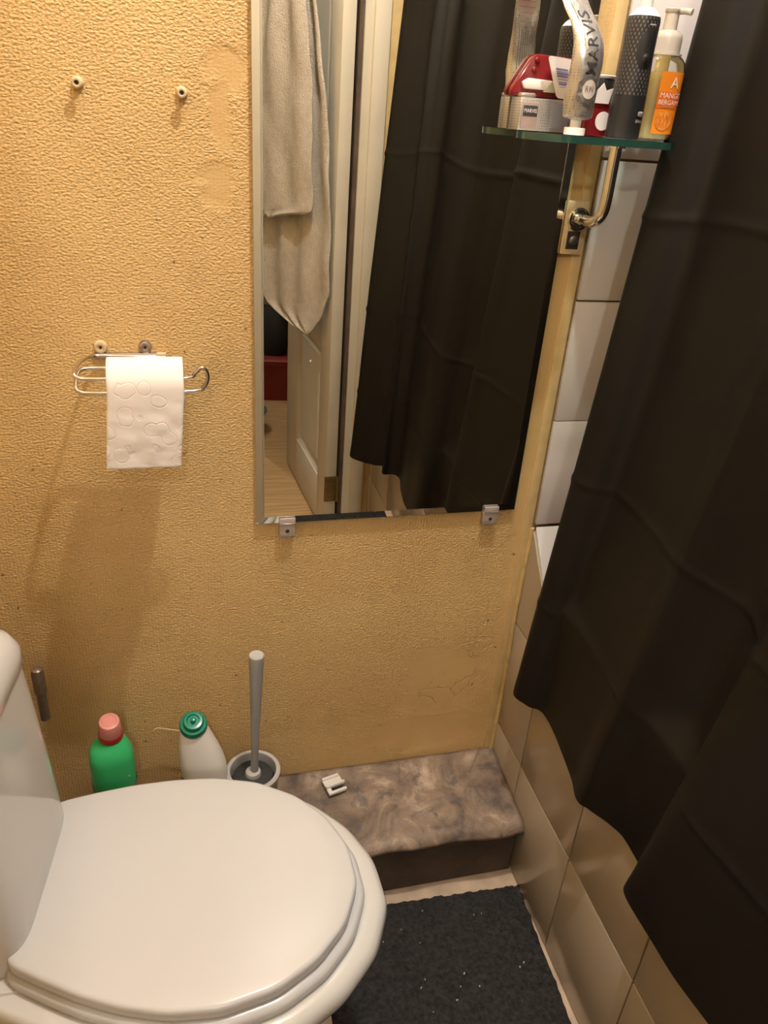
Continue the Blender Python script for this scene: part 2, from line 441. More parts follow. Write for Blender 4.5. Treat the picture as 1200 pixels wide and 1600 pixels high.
def catmull(P, per=8, closed=False):
    P = [Vector(p) for p in P]; n = len(P); out = []
    for i in range(n if closed else n - 1):
        if closed: p0, p1, p2, p3 = P[(i - 1) % n], P[i], P[(i + 1) % n], P[(i + 2) % n]
        else: p0, p1, p2, p3 = P[max(i - 1, 0)], P[i], P[i + 1], P[min(i + 2, n - 1)]
        for k in range(per):
            t = k / per
            out.append(0.5 * ((2 * p1) + (p2 - p0) * t + (2 * p0 - 5 * p1 + 4 * p2 - p3) * t * t + (3 * p1 - p0 - 3 * p2 + p3) * t ** 3))
    if not closed: out.append(P[-1])
    return out
def tube(name, pts, r, mat, parent=None, n=12, per=8, smoothpath=True):
    P = catmull(pts, per) if smoothpath else [Vector(p) for p in pts]
    rings = []; u = None
    for i, p in enumerate(P):
        t = (P[min(i + 1, len(P) - 1)] - P[max(i - 1, 0)]).normalized()
        if u is None:
            u = t.orthogonal().normalized()
        else:
            u = (u - t * u.dot(t)).normalized()
        v = t.cross(u)
        rr = r(i / (len(P) - 1)) if callable(r) else r
        rings.append([p + rr * (math.cos(2 * math.pi * k / n) * u + math.sin(2 * math.pi * k / n) * v) for k in range(n)])
    return loft(name, rings, mat, parent)
def rrect(cx, cy, hx, hy, z, n=40, e=5.0):
    out = []
    for k in range(n):
        a = 2 * math.pi * k / n; c, s = math.cos(a), math.sin(a)
        out.append(Vector((cx + hx * math.copysign(abs(c) ** (2 / e), c), cy + hy * math.copysign(abs(s) ** (2 / e), s), z)))
    return out
def thing(name, label, cat, loc=(0, 0, 0), rz=0.0, group=None):
    o = bpy.data.objects.new(name, None)
    o.empty_display_size = 0.05
    COL.objects.link(o)
    o.location = loc; o.rotation_euler = (0, 0, rz)
    o['label'] = label; o['category'] = cat
    if group: o['group'] = group
    return o
def tag(o, label, cat, group=None):
    o['label'] = label; o['category'] = cat
    if group: o['group'] = group
    return o
def struct(o, label, cat='structure'):
    o['kind'] = 'structure'; o['label'] = label; o['category'] = cat
    return o
def text_data(s, size, bold=0.0):
    cu = bpy.data.curves.new('lettering', 'FONT')
    cu.body = s; cu.size = size; cu.align_x = 'CENTER'; cu.align_y = 'CENTER'; cu.resolution_u = 2; cu.offset = bold
    o = bpy.data.objects.new('lettering', cu); COL.objects.link(o)
    bpy.context.view_layer.update()
    me = bpy.data.meshes.new_from_object(o.evaluated_get(bpy.context.evaluated_depsgraph_get()))
    V = [v.co.copy() for v in me.vertices]; F = [tuple(p.vertices) for p in me.polygons]
    bpy.data.objects.remove(o); bpy.data.curves.remove(cu); bpy.data.meshes.remove(me)
    return V, F
def strip(name, x0, x1, y0, y1, mat, parent, fn):
    V = []
    for i in range(9):
        x = x0 + (x1 - x0) * i / 8; V += [fn(x, y0), fn(x, y1)]
    return mesh(name, V, [(2 * i, 2 * i + 2, 2 * i + 3, 2 * i + 1) for i in range(8)], mat, parent, False)
def lettering(name, s, size, mat, parent, fn, bold=0.0):
    V, F = text_data(s, size, bold)
    return mesh(name, [fn(v.x, v.y) for v in V], F, mat, parent, False)

# ------------------------------------------------------------------ the room
XB, YF = 0.568, -1.17          # bath panel plane, doorway wall plane
ZC = 2.42
struct(box('wall_back', (-0.60, 0.566, 0.0, 0.10, 0, ZC), 'wall'), 'yellow embossed wallpaper wall behind the toilet and mirror', 'wall')
struct(box('wall_left', (-0.60, -0.48, YF, 0.0, 0, ZC), 'wyel'), 'yellow painted wall behind the toilet cistern', 'wall')
struct(box('wall_right', (1.28, 1.38, YF, 0.10, 0, ZC), 'wtile'), 'white tiled wall on the far side of the bath', 'wall')
struct(box('floor', (-0.60, 1.38, YF - 0.06, 0.10, -0.08, 0.0), 'floor'), 'beige vinyl floor between the mat and the bath panel', 'floor')
struct(box('ceiling', (-0.60, 1.38, YF - 0.12, 0.10, ZC, ZC + 0.08), 'ceil'), 'white painted bathroom ceiling', 'ceiling')
wf = struct(box('wall_front', (0.545, 1.28, YF - 0.12, YF, 0, ZC), 'wyel'), 'yellow wall beside the door frame, seen in the mirror', 'wall')
box('wall_section', (-0.60, -0.165, YF - 0.12, YF, 0, ZC), 'wyel', wf)
box('wall_section', (-0.165, 0.545, YF - 0.12, YF, 2.06, ZC), 'wyel', wf)
# tiled part of the back wall, beside the bath
wt = struct(box('wall_back_tiled', (0.566, 1.28, 0.0, 0.10, 0, ZC), 'grout'), 'white tiled wall at the end of the bath', 'wall')
def tile_mesh(w_, h_, t_, mat, name):
    bm = box_bm((-w_ / 2, w_ / 2, 0, t_, -h_ / 2, h_ / 2), 0.0012, 2)
    me = bpy.data.meshes.new(name); bm.to_mesh(me); bm.free()
    me.materials.append(MT[mat]); me.shade_smooth(); me.set_sharp_from_angle(angle=R(30))
    return me
GZ = [0.688, 0.876, 1.067, 1.259, 1.451, 1.643, 1.835, 2.027, 2.219]
tm = tile_mesh(0.2475, 0.1885, 0.008, 'wtile', 'wall_tile')
for i in range(len(GZ) - 1):
    for j in range(2):
        o = link(bpy.data.objects.new('tile', tm), wt)
        o.location = (0.570 + 0.124 + j * 0.2505, -0.006 + random.uniform(-0.0004, 0.0004), (GZ[i] + GZ[i + 1]) / 2)
        o.rotation_euler = (random.uniform(-0.004, 0.004), 0, 0)
# bath panel
bpn = struct(box('wall_bath_panel', (XB + 0.005, XB + 0.013, YF, 0.0, 0, 0.60), 'grout'), 'beige tiled panel along the side of the bath', 'panel')
ROWZ = [0.002, 0.236, 0.480, 0.603]
COLY = [0.0, -0.121, -0.323, -0.525, -0.727, -0.929, -1.131, -1.17]
for i in range(3):
    for j in range(len(COLY) - 1):
        z0, z1 = ROWZ[i] + 0.0014, ROWZ[i + 1] - 0.0014
        y1, y0 = COLY[j] - 0.0014, COLY[j + 1] + 0.0014
        dx = random.uniform(-0.0004, 0.0004)
        if i == 2 and j == 0:
            V = []
            for x in (XB + dx, XB + 0.0028):
                V += [(x, y1, z0), (x, y0, z0), (x, y0, z1), (x, -0.069, z1), (x, y1, 0.680)]
            mesh('tile', V, [(0, 1, 2, 3, 4), (9, 8, 7, 6, 5)] + [(k, (k + 1) % 5, 5 + (k + 1) % 5, 5 + k) for k in range(5)], 'tile', bpn, False)
        else:
            box('tile', (XB + dx, XB + 0.008, y0, y1, z0, z1), 'tile', bpn, 0.0012)
# door frame
fr = struct(box('trim_1', (0.483, 0.512, YF - 0.12, YF + 0.004, 0, 2.03), 'paint'), 'cream painted door frame beside the shower curtain', 'door frame')
box('architrave', (0.505, 0.548, YF, YF + 0.018, 0, 2.08), 'paint', fr, 0.005)
box('architrave', (-0.225, -0.160, YF, YF + 0.018, 0, 2.08), 'paint', fr, 0.005)
box('architrave', (-0.160, 0.505, YF, YF + 0.018, 2.03, 2.08), 'paint', fr, 0.005)
box('jamb', (-0.165, -0.137, YF - 0.12, YF, 0, 2.03), 'paint', fr)
box('jamb', (-0.137, 0.483, YF - 0.12, YF, 2.03, 2.06), 'paint', fr)
box('gap_shade', (0.472, 0.483, YF - 0.05, YF - 0.005, 0, 2.03), 'dark', fr)  # dark strip standing for the shaded gap between door edge and jamb
struct(box('trim_2', (0.549, 0.566, -0.0028, 0.002, 0.13, ZC), 'wyel', None, 0.001), 'yellow paint edge between wallpaper and white tiles', 'edge strip')
struct(tube('trim_3', [(0.565, -0.003, 0.14), (0.567, -0.003, 0.35), (0.564, -0.003, 0.5), (0.567, -0.003, 0.68)], 0.004, 'caulk'), 'yellowed sealant bead in the corner by the bath panel', 'sealant')

# hall beyond the door (seen in the mirror)
hf = struct(box('floor_hall', (-0.9, 1.1, -4.2, YF - 0.06, -0.10, -0.012), 'hole'), 'oak laminate floor of the hall, seen in the mirror', 'floor')
for k in range(22):
    y1 = YF - 0.062 - k * 0.135
    box('plank', (-0.9, 1.1, y1 - 0.1342, y1, -0.011, 0.0), 'wood', hf, 0.0012, 1)
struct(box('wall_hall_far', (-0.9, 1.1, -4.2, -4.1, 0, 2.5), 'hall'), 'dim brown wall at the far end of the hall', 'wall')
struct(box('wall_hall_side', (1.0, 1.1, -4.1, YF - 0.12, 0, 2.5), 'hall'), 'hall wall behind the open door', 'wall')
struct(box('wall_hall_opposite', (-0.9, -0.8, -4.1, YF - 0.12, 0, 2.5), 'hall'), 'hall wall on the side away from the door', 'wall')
struct(box('ceiling_hall', (-0.9, 1.1, -4.2, YF - 0.12, 2.5, 2.56), 'ceil'), 'hall ceiling', 'ceiling')

# door, open into the hall: hinge axis at (0.43, -1.15)
ang = math.atan2(-0.578, -0.045)
dr = thing('door_1', 'white panelled door standing open into the hall, seen in the mirror', 'door', (0.430, -1.185, 0.008), ang)
dr['kind'] = 'structure'
# local x: along door from hinge, local y: towards the hall-side wall (+) ; visible face at y=0
DW, DH, TH = 0.60, 1.98, 0.036
for bx in ((0, 0.11, 0, TH, 0, DH), (0.43, 0.60, 0, TH, 0, DH)):
    box('stile', bx, 'paint', dr, 0.002)
for bx in ((0.11, 0.43, 0, TH, 0, 0.17), (0.11, 0.43, 0, TH, 0.62, 0.80), (0.11, 0.43, 0, TH, 1.86, DH)):
    box('rail', bx, 'paint', dr, 0.002)
def panel(x0, x1, z0, z1):
    p = [(x0, z0), (x1, z0), (x1, z1), (x0, z1)]; c = ((x0 + x1) / 2, (z0 + z1) / 2)
    rings = []
    for ins, y in ((0, 0.004), (0.012, 0.013), (0.028, 0.014), (0.045, 0.006)):
        rings.append([Vector((x + math.copysign(ins, c[0] - x), y, z + math.copysign(ins, c[1] - z))) for x, z in p])
    loft('door_panel', rings, 'paint', dr, False, True, angle=15)
panel(0.11, 0.43, 0.17, 0.62); panel(0.11, 0.43, 0.80, 1.86)
for z in (0.17, 1.8):
    h = box('hinge', (-0.004, 0.002, -0.004, TH + 0.004, z - 0.045, z + 0.045), 'brass', dr, 0.001)
    lathe('hinge_pin', [(0.005, z - 0.045), (0.005, z + 0.045)], 'brass', h, 10, (-0.005, TH + 0.004, 0))

# ------------------------------------------------------------------ bathtub
tub = thing('bathtub', 'white bathtub behind the beige tiled panel and black curtain', 'bathtub', (0.93, -0.58, 0))
def P2(x, y, z): return (x - 0.93, y + 0.58, z)
V = []
for x in (XB + 0.003, 1.27):
    V += [P2(x, -0.008, 0.684), P2(x, -0.069, 0.6065), P2(x, -0.095, 0.6050), P2(x, -0.095, 0.6035), P2(x, -0.008, 0.6035)]
mesh('sloped_end', V, [(0, 1, 2, 3, 4), (9, 8, 7, 6, 5)] + [(k, (k + 1) % 5, 5 + (k + 1) % 5, 5 + k) for k in range(5)], 'porc', tub, False)
ri = []
for (hx, hy, z, e) in ((0.344, 0.530, 0.585, 9), (0.346, 0.535, 0.600, 9), (0.338, 0.53, 0.603, 9), (0.27, 0.46, 0.602, 6), (0.26, 0.45, 0.590, 6), (0.24, 0.42, 0.40, 5), (0.20, 0.36, 0.24, 4), (0.10, 0.2, 0.22, 3)):
    ri.append(rrect(-0.001, -0.05, hx, hy, z, 56, e))
loft('basin', ri, 'porc', tub, False, True)

# ------------------------------------------------------------------ boxed ledge under the wall
lg = thing('ledge', 'boxed pipe ledge covered in stone-patterned lino along the yellow wall', 'ledge', (0.04, -0.08, 0))
box('front_board', (-0.518, XB - 0.042, -0.082, -0.066, 0.0, 0.142), 'dark', lg, 0.002)
box('frame_rail', (-0.518, XB - 0.042, -0.066, 0.078, 0.10, 0.138), 'dark', lg, 0.002)
gx, gy = 150, 34
V, F = [], []
for j in range(gy + 1):
    for i in range(gx + 1):
        u = i / gx; v = j / gy
        x = -0.475 + u * (XB + 0.475 - 0.0015)
        s = v * 0.195
        if s < 0.165:
            y = -0.002 - s; z = 0.167 - 0.10 * s
        else:
            q = (s - 0.165) / 0.030
            y = -0.002 - 0.165 - 0.024 * q + 0.006 * q * q; z = 0.1505 - 0.004 * q - 0.012 * q ** 2
        nn = noise.noise(Vector((x * 9, s * 12, 1.3))) * 0.0035 + noise.noise(Vector((x * 32, s * 34, 4.1))) * 0.0016
        zz = z + nn * (1 if v > 0.06 else v / 0.06)
        if v > 0.8: zz += noise.noise(Vector((x * 14, 7.7, 0))) * 0.007 * (v - 0.8) / 0.2; y += noise.noise(Vector((x * 11, 2.2, 0))) * 0.006 * (v - 0.8) / 0.2
        if u < 0.02 or u > 0.995: zz = min(zz, z + 0.002)
        V.append((x - 0.04, y + 0.08, zz))
for j in range(gy):
    for i in range(gx):
        a = j * (gx + 1) + i; F.append((a, a + 1, a + gx + 2, a + gx + 1))
ls = mesh('lino_sheet', V, F, 'lino', lg)
sm = ls.modifiers.new('solid', 'SOLIDIFY'); sm.thickness = 0.0012; sm.offset = -1

# ------------------------------------------------------------------ mat
mt = thing('bath_mat', 'charcoal carpet mat on the floor between toilet and bath panel', 'mat', (0.36, -0.52, 0.0), R(-2.5))
n = 60
ring = []
hx, hy = 0.192, 0.325
per = []
for k in range(n): per.append((-hx + 2 * hx * k / n, hy))
for k in range(n): per.append((hx, hy - 2 * hy * k / n))
for k in range(n): per.append((hx - 2 * hx * k / n, -hy))
for k in range(n): per.append((-hx, -hy + 2 * hy * k / n))
def mr(ins, z, jit):
    out = []
    for i, (x, y) in enumerate(per):
        j = random.uniform(-jit, jit)
        out.append(Vector((x * (1 - ins / hx) + j, y * (1 - ins / hy) + j, z)))
    return out
loft('pile', [mr(0.0, 0.001, 0.001), mr(-0.001, 0.006, 0.0022), mr(0.003, 0.010, 0.0015), mr(0.02, 0.0108, 0.0), mr(0.12, 0.0108, 0)], 'mat', mt)
bm = bmesh.new()
for k in range(46):
    x, y = random.uniform(-hx, hx) * 0.95, random.uniform(-hy, hy) * 0.97
    m_ = Matrix.Translation((x, y, 0.0118)) @ Matrix.Rotation(random.uniform(0, 6.28), 4, 'Z')
    bmesh.ops.create_icosphere(bm, subdivisions=1, radius=1.0, matrix=m_ @ Matrix.Diagonal((random.uniform(0.0008, 0.003), random.uniform(0.0006, 0.0016), 0.0008, 1)))
lt = from_bm('lint', bm, 'lint', mt); lt['kind'] = 'stuff'; lt['label'] = 'bits of pale lint on the mat'

# ------------------------------------------------------------------ toilet
TO = Vector((-0.208, -0.337, 0))
toi = thing('toilet', 'white toilet with closed lid in front of the yellow wall', 'toilet', (TO.x, TO.y, 0))
HP = [(-0.013, 0.108), (-0.009, 0.1135), (0.010, 0.1215), (0.045, 0.1345), (0.085, 0.1475), (0.135, 0.159), (0.19, 0.165), (0.25, 0.160), (0.31, 0.137), (0.355, 0.101), (0.386, 0.056)]
def smooth_loop(P, N=220, it=5):
    n = len(P); seg = [(P[(i + 1) % n] - P[i]).length for i in range(n)]; tot = sum(seg); out = []
    i = 0; acc = 0.0
    for k in range(N):
        d = tot * k / N
        while acc + seg[i] < d: acc += seg[i]; i += 1
        out.append(P[i].lerp(P[(i + 1) % n], (d - acc) / seg[i]))
    for _ in range(it):
        out = [(out[(k - 1) % N] + 2 * out[k] + out[(k + 1) % N]) / 4 for k in range(N)]
    return out
def outline(sl, sw, off, z, axis=-12.5, skew=-0.09, rnd=0.0):
    pts = []
    for a, p in HP: pts.append((a * sl + off, p * sw))
    pts.append((0.400 * sl + off, 0.0))
    for a, p in reversed(HP): pts.append((a * sl + off, -p * sw))
    pts.append((off - 0.012 * sl, 0.0))
    a = R(axis); u = Vector((math.cos(a), math.sin(a), 0)); v = Vector((-u.y, u.x, 0))
    P = []
    for s, t in pts:
        s2 = s + skew * t * max(0, 1 - s / 0.2)
        P.append(u * s2 + v * t + Vector((0, 0, z)))
    return smooth_loop(P)
def inset(ring, d, z):
    n = len(ring); out = []
    for i in range(n):
        t = (ring[(i + 1) % n] - ring[(i - 1) % n]); t.z = 0; t.normalize()
        nrm = Vector((-t.y, t.x, 0))
        out.append(Vector((ring[i].x + nrm.x * d, ring[i].y + nrm.y * d, z)))
    return out
O = outline(1, 1, 0, 0)
c0 = sum(O, Vector()) / len(O)
sgn = 1 if (inset(O, 0.01, 0)[0] - c0).length < (O[0] - c0).length else -1
def rings_for(O, prof): return [inset(O, sgn * d, z) for d, z in prof]
def shrink(O, f, z): 
    c = sum(O, Vector()) / len(O)
    return [Vector((c.x + (p.x - c.x) * f, c.y + (p.y - c.y) * f, z)) for p in O]
lid = loft('lid', rings_for(O, [(0.006, 0.3985), (0.001, 0.4005), (0.0, 0.404), (0.0, 0.4135), (0.0008, 0.4168), (0.0025, 0.4188), (0.006, 0.4197)]) + [shrink(O, 0.85, 0.4208), shrink(O, 0.5, 0.4222), shrink(O, 0.15, 0.4226)], 'seat', toi, angle=60)
O2 = outline(1.035, 1.045, -0.002, 0)
loft('seat', rings_for(O2, [(0.010, 0.3795), (0.003, 0.3805), (0.0, 0.3845), (0.0, 0.391), (0.002, 0.3955), (0.006, 0.398), (0.012, 0.3985)]), 'seat', toi, angle=60)
def bowl_ring(fl, fw, z, off=-0.03):
    return outline(1.185 * fl, 1.16 * fw, off, z, -12.0, 0.0)
loft('bowl', [bowl_ring(0.66, 0.56, 0.001), bowl_ring(0.62, 0.52, 0.03), bowl_ring(0.60, 0.5, 0.10), bowl_ring(0.70, 0.58, 0.19), bowl_ring(0.86, 0.80, 0.26), bowl_ring(0.955, 0.94, 0.315), bowl_ring(0.99, 0.99, 0.345),
              bowl_ring(1.0, 1.0, 0.362), bowl_ring(0.992, 0.99, 0.373), bowl_ring(0.975, 0.965, 0.379), bowl_ring(0.95, 0.93, 0.380), bowl_ring(0.8, 0.7, 0.379)], 'porc', toi, angle=60)
ta = R(-7.3)
TU = Vector((math.cos(ta), math.sin(ta), 0)); TV = Vector((-TU.y, TU.x, 0))
def tank_ring(front, back, hw, z, e=7.0, c=0.0):
    out = []
    for p in rrect((front + back) / 2, c, (front - back) / 2, hw, z, 56, e):
        out.append(TU * p.x + TV * p.y + Vector((0, 0, z)))
    return out
loft('deck', [tank_ring(-0.02, -0.225, 0.085, 0.001), tank_ring(-0.02, -0.225, 0.085, 0.2), tank_ring(0.02, -0.23, 0.108, 0.30), tank_ring(0.035, -0.235, 0.130, 0.36), tank_ring(0.035, -0.235, 0.130, 0.376), tank_ring(0.03, -0.232, 0.126, 0.382)], 'porc', toi)
loft('tank', [tank_ring(0.004, -0.235, 0.110, 0.375), tank_ring(0.010, -0.235, 0.113, 0.40), tank_ring(0.008, -0.235, 0.115, 0.45), tank_ring(0.003, -0.235, 0.116, 0.53), tank_ring(-0.003, -0.235, 0.117, 0.61), tank_ring(-0.009, -0.235, 0.117, 0.682)], 'porc', toi)
loft('tank_lid', [tank_ring(-0.009, -0.235, 0.117, 0.683), tank_ring(-0.006, -0.235, 0.120, 0.687), tank_ring(-0.008, -0.235, 0.120, 0.703), tank_ring(-0.016, -0.235, 0.113, 0.721), tank_ring(-0.034, -0.232, 0.10, 0.733), tank_ring(-0.07, -0.20, 0.07, 0.738)], 'porc', toi, angle=60)
loft('hinge_block', [tank_ring(0.045, -0.004, 0.114, 0.370, 14), tank_ring(0.045, -0.004, 0.114, 0.3995, 14)], 'seat', toi)
for s in (-1, 1):
    hc = TU * 0.012 + TV * (s * 0.085)
    tube('hinge', [hc + TV * -0.022 + Vector((0, 0, 0.402)), hc + TV * 0.022 + Vector((0, 0, 0.402))], 0.010, 'seat', toi, 14, 2)
for s in (1,):
    q = TU * 0.005 + TV * (s * 0.113)
    lathe('lug', [(0.014, 0.36), (0.014, 0.385), (0.012, 0.398), (0.007, 0.402)], 'porc', toi, 20, (q.x, q.y, 0))

# ------------------------------------------------------------------ mirror
MX0, MX1, MZ0, MZ1 = 0.096, 0.524, 0.722, 1.62
mi = thing('wall_mirror', 'tall rectangular frameless mirror hanging on the yellow wall', 'mirror', (0.31, 0, MZ0))
hw = (MX1 - MX0) / 2; hh = MZ1 - MZ0
def rect(ins, y): return [Vector((-hw + ins, y, ins)), Vector((hw - ins, y, ins)), Vector((hw - ins, y, hh - ins)), Vector((-hw + ins, y, hh - ins))]
mesh('glass', rect(0.012, -0.0105), [(0, 1, 2, 3)], 'mirror', mi, False)
loft('bevel', [rect(0.0, -0.0085), rect(0.012, -0.0105)], 'mirror', mi, False, False, angle=1)
loft('backing', [rect(0.001, -0.0035), rect(0.0, -0.0084)], 'mirback', mi, True, True)
def mirror_clip(x, label):
    c = thing('mirror_clip', label, 'mirror clip', (x, 0, MZ0), 0, 'clear mirror clips')
    box('clip_body', (-0.0125, 0.0125, -0.0135, -0.0005, -0.024, -0.0008), 'clip', c, 0.0015)
    box('clip_lip', (-0.0125, 0.0125, -0.0155, -0.0110, -0.0008, 0.010), 'clip', c, 0.001)
    lathe('screw', [(0.0032, -0.0015), (0.0032, 0.0), (0.0018, 0.0008)], 'hole', c, 14, (0, -0.0136, -0.013), tilt=(R(90), 'X'))
mirror_clip(0.143, 'clear plastic clip under the left end of the mirror')
mirror_clip(0.481, 'clear plastic clip under the right end of the mirror')

# ------------------------------------------------------------------ wall screws
def wall_screw(x, z, label):
    s = thing('wall_screw', label, 'screw', (x, 0, z), 0, 'bare screws high on the yellow wall')
    T = (R(90), 'X')
    lathe('wall_plug', [(0.0070, 0.0), (0.0070, 0.001), (0.0048, 0.005), (0.0035, 0.0055)], 'plug', s, 20, tilt=T)
    lathe('shaft', [(0.0020, 0.004), (0.0020, 0.011)], 'steel', s, 12, tilt=T)
    lathe('screw_head', [(0.003, 0.0085), (0.0058, 0.0105), (0.0058, 0.0122), (0.0045, 0.0133), (0.0030, 0.0133), (0.0022, 0.0115)], 'plug', s, 22, tilt=T)
    lathe('recess', [(0.0024, 0.0112), (0.0024, 0.0117)], 'hole', s, 14, tilt=T)
wall_screw(-0.098, 1.301, 'left of two bare screws in the wall above the toilet roll')
wall_screw(0.0155, 1.299, 'right of two bare screws in the wall, nearer the mirror')

# ------------------------------------------------------------------ roll holder and roll
rh = thing('roll_holder', 'chrome wire toilet roll holder screwed to the yellow wall', 'roll holder', (-0.05, 0, 0.99))
def H(x, y, z): return (x + 0.05, y, z - 0.99)
tube('wire', [H(-0.022, -0.008, 0.986), H(-0.06, -0.008, 0.987), H(-0.100, -0.008, 0.988), H(-0.116, -0.016, 0.989), H(-0.126, -0.05, 0.992), H(-0.129, -0.082, 0.990), H(-0.126, -0.089, 0.986), H(-0.110, -0.090, 0.984), H(-0.05, -0.090, 0.984), H(0.004, -0.090, 0.984),
              H(0.014, -0.090, 0.990), H(0.022, -0.090, 0.997), H(0.028, -0.090, 0.992), H(0.029, -0.090, 0.982), H(0.024, -0.090, 0.972), H(0.012, -0.090, 0.967), H(-0.05, -0.090, 0.966), H(-0.110, -0.090, 0.966),
              H(-0.125, -0.089, 0.968), H(-0.129, -0.083, 0.973), H(-0.127, -0.065, 0.983), H(-0.118, -0.055, 0.986), H(-0.09, -0.054, 0.986), H(-0.085, -0.054, 0.986)], 0.0025, 'chrome', rh, 10, 8)
for x in (-0.1035, -0.0475):
    t = lathe('screw', [(0.0088, 0.0), (0.0088, 0.0015), (0.0074, 0.0060), (0.0060, 0.0066), (0.0042, 0.0064), (0.0040, 0.0050), (0.0020, 0.0048)], 'steel' if x > -0.1 else 'plug', rh, 20, H(x, 0, 0.998), tilt=(R(90), 'X'))
    lathe('screw_recess', [(0.0020, 0.0048), (0.0020, 0.0053)], 'hole', t, 12, H(x, 0, 0.998), tilt=(R(90), 'X'))
box('bracket_strip', (0.05 - 0.112, 0.05 - 0.024, -0.0055, -0.0005, -0.0065, 0.0005), 'steel', rh, 0.001)
box('plug_stub', (0.05 - 0.034, 0.05 - 0.021, -0.010, -0.001, -0.004, 0.001), 'plug', rh, 0.0015)

ro = thing('toilet_roll', 'nearly used white toilet roll with an embossed sheet hanging down', 'toilet roll', (-0.048, -0.083, 0.975))
xa, xb_ = -0.0425, 0.0475
rg = []
for x, r in ((xa, 0.0225), (xa, 0.0312), (xa + 0.0008, 0.032), (xb_ - 0.0008, 0.032), (xb_, 0.0312), (xb_, 0.0225), (xa, 0.0225)):
    rg.append([Vector((x, r * math.cos(2 * math.pi * k / 40), r * math.sin(2 * math.pi * k / 40))) for k in range(40)])
loft('paper_roll', rg, 'tissue', ro, False, False)
rg = []
for x, r in ((xa, 0.0208), (xa, 0.0222), (xb_, 0.0222), (xb_, 0.0208), (xa, 0.0208)):
    rg.append([Vector((x, r * math.cos(2 * math.pi * k / 32), r * math.sin(2 * math.pi * k / 32))) for k in range(32)])
loft('core', rg, 'card', ro, False, False)
V, F = [], []
path = []
for k in range(17):
    a = R(60 + 120 * k / 16)
    path.append((0.0328 * math.cos(a), 0.0328 * math.sin(a)))
for k in range(1, 46):
    q = k / 45
    path.append((-0.0328 - 0.0015 * math.sin(q * 3.0) - 0.001 * q, -0.101 * q))
NU = 26
for i, (y, z) in enumerate(path):
    q = max(0, -z / 0.101)
    for j in range(NU + 1):
        u = j / NU
        x = xa + (xb_ - xa) * u - 0.010 * q + (0.002 * q if j > NU / 2 else 0) * (u - 0.5)
        wob = noise.noise(Vector((x * 55, z * 55, 3))) * 0.0012 * min(1, q * 4) + noise.noise(Vector((x * 160, z * 160, 9))) * 0.0003 * min(1, q * 4)
        V.append((x, y - abs(wob) * 0 + wob, z))
for i in range(len(path) - 1):
    for j in range(NU):
        a = i * (NU + 1) + j; F.append((a, a + 1, a + NU + 2, a + NU + 1))
sh = mesh('hanging_sheet', V, F, 'tissue', ro)
sm = sh.modifiers.new('solid', 'SOLIDIFY'); sm.thickness = 0.0006

# ------------------------------------------------------------------ pipe stub behind the tank
pp = thing('pipe_stub', 'grey capped pipe stub on the wall beside the cistern', 'pipe', (-0.244, -0.030, 0.40))
lathe('pipe', [(0.0075, 0.0), (0.0075, 0.06)], 'pipe', pp, 20)
lathe('pipe_cap', [(0.0092, 0.055), (0.0098, 0.06), (0.0098, 0.092), (0.0085, 0.100), (0.004, 0.103)], 'pipe', pp, 20)

# ------------------------------------------------------------------ bottles and brush on the ledge
ZL = 0.160
gb = thing('cleaner_bottle', 'green toilet cleaner bottle with pink cap behind the toilet lid', 'bottle', (-0.146, -0.078, ZL), R(10))
def ov(cx, cy, a, b, z, e=2.6, n=40): return rrect(cx, cy, a, b, z, n, e)
loft('bottle_body', [ov(0, 0, 0.032, 0.025, 0.0), ov(0, 0, 0.034, 0.027, 0.004), ov(0, 0, 0.034, 0.027, 0.06), ov(0, 0, 0.0345, 0.0275, 0.16), ov(0, 0, 0.0345, 0.028, 0.187), ov(0, 0, 0.033, 0.027, 0.202),
                      ov(0.0, 0.002, 0.028, 0.0235, 0.213, 2.3), ov(0.002, 0.003, 0.0215, 0.020, 0.221, 2.1), ov(0.003, 0.003, 0.0175, 0.0175, 0.226, 2), ov(0.003, 0.003, 0.0165, 0.0165, 0.232, 2)], 'green', gb)
loft('label', [ov(0, 0, 0.0349, 0.0279, 0.03), ov(0, 0, 0.0352, 0.0283, 0.138)], 'lab', gb, False, False)
for dx in (-0.012, 0.006, 0.02):
    lathe('grip_dimple', [(0.0001, 0.0020), (0.003, 0.0014), (0.0045, 0.0)], 'green', gb, 14, (dx, -0.0262 + abs(dx) * 0.16, 0.158), tilt=(R(90), 'X'), cap1=False)
lathe('collar', [(0.0175, 0.0), (0.0190, 0.001), (0.0190, 0.012), (0.0180, 0.0145)], 'red', gb, 32, (0.003, 0.003, 0.228), tilt=(R(14), 'X'))
lathe('cap', [(0.0175, 0.0140), (0.0178, 0.018), (0.0165, 0.036), (0.0150, 0.041), (0.011, 0.0425), (0.0095, 0.0412), (0.0, 0.0412)], 'pink', gb, 32, (0.003, 0.003, 0.228), tilt=(R(14), 'X'))

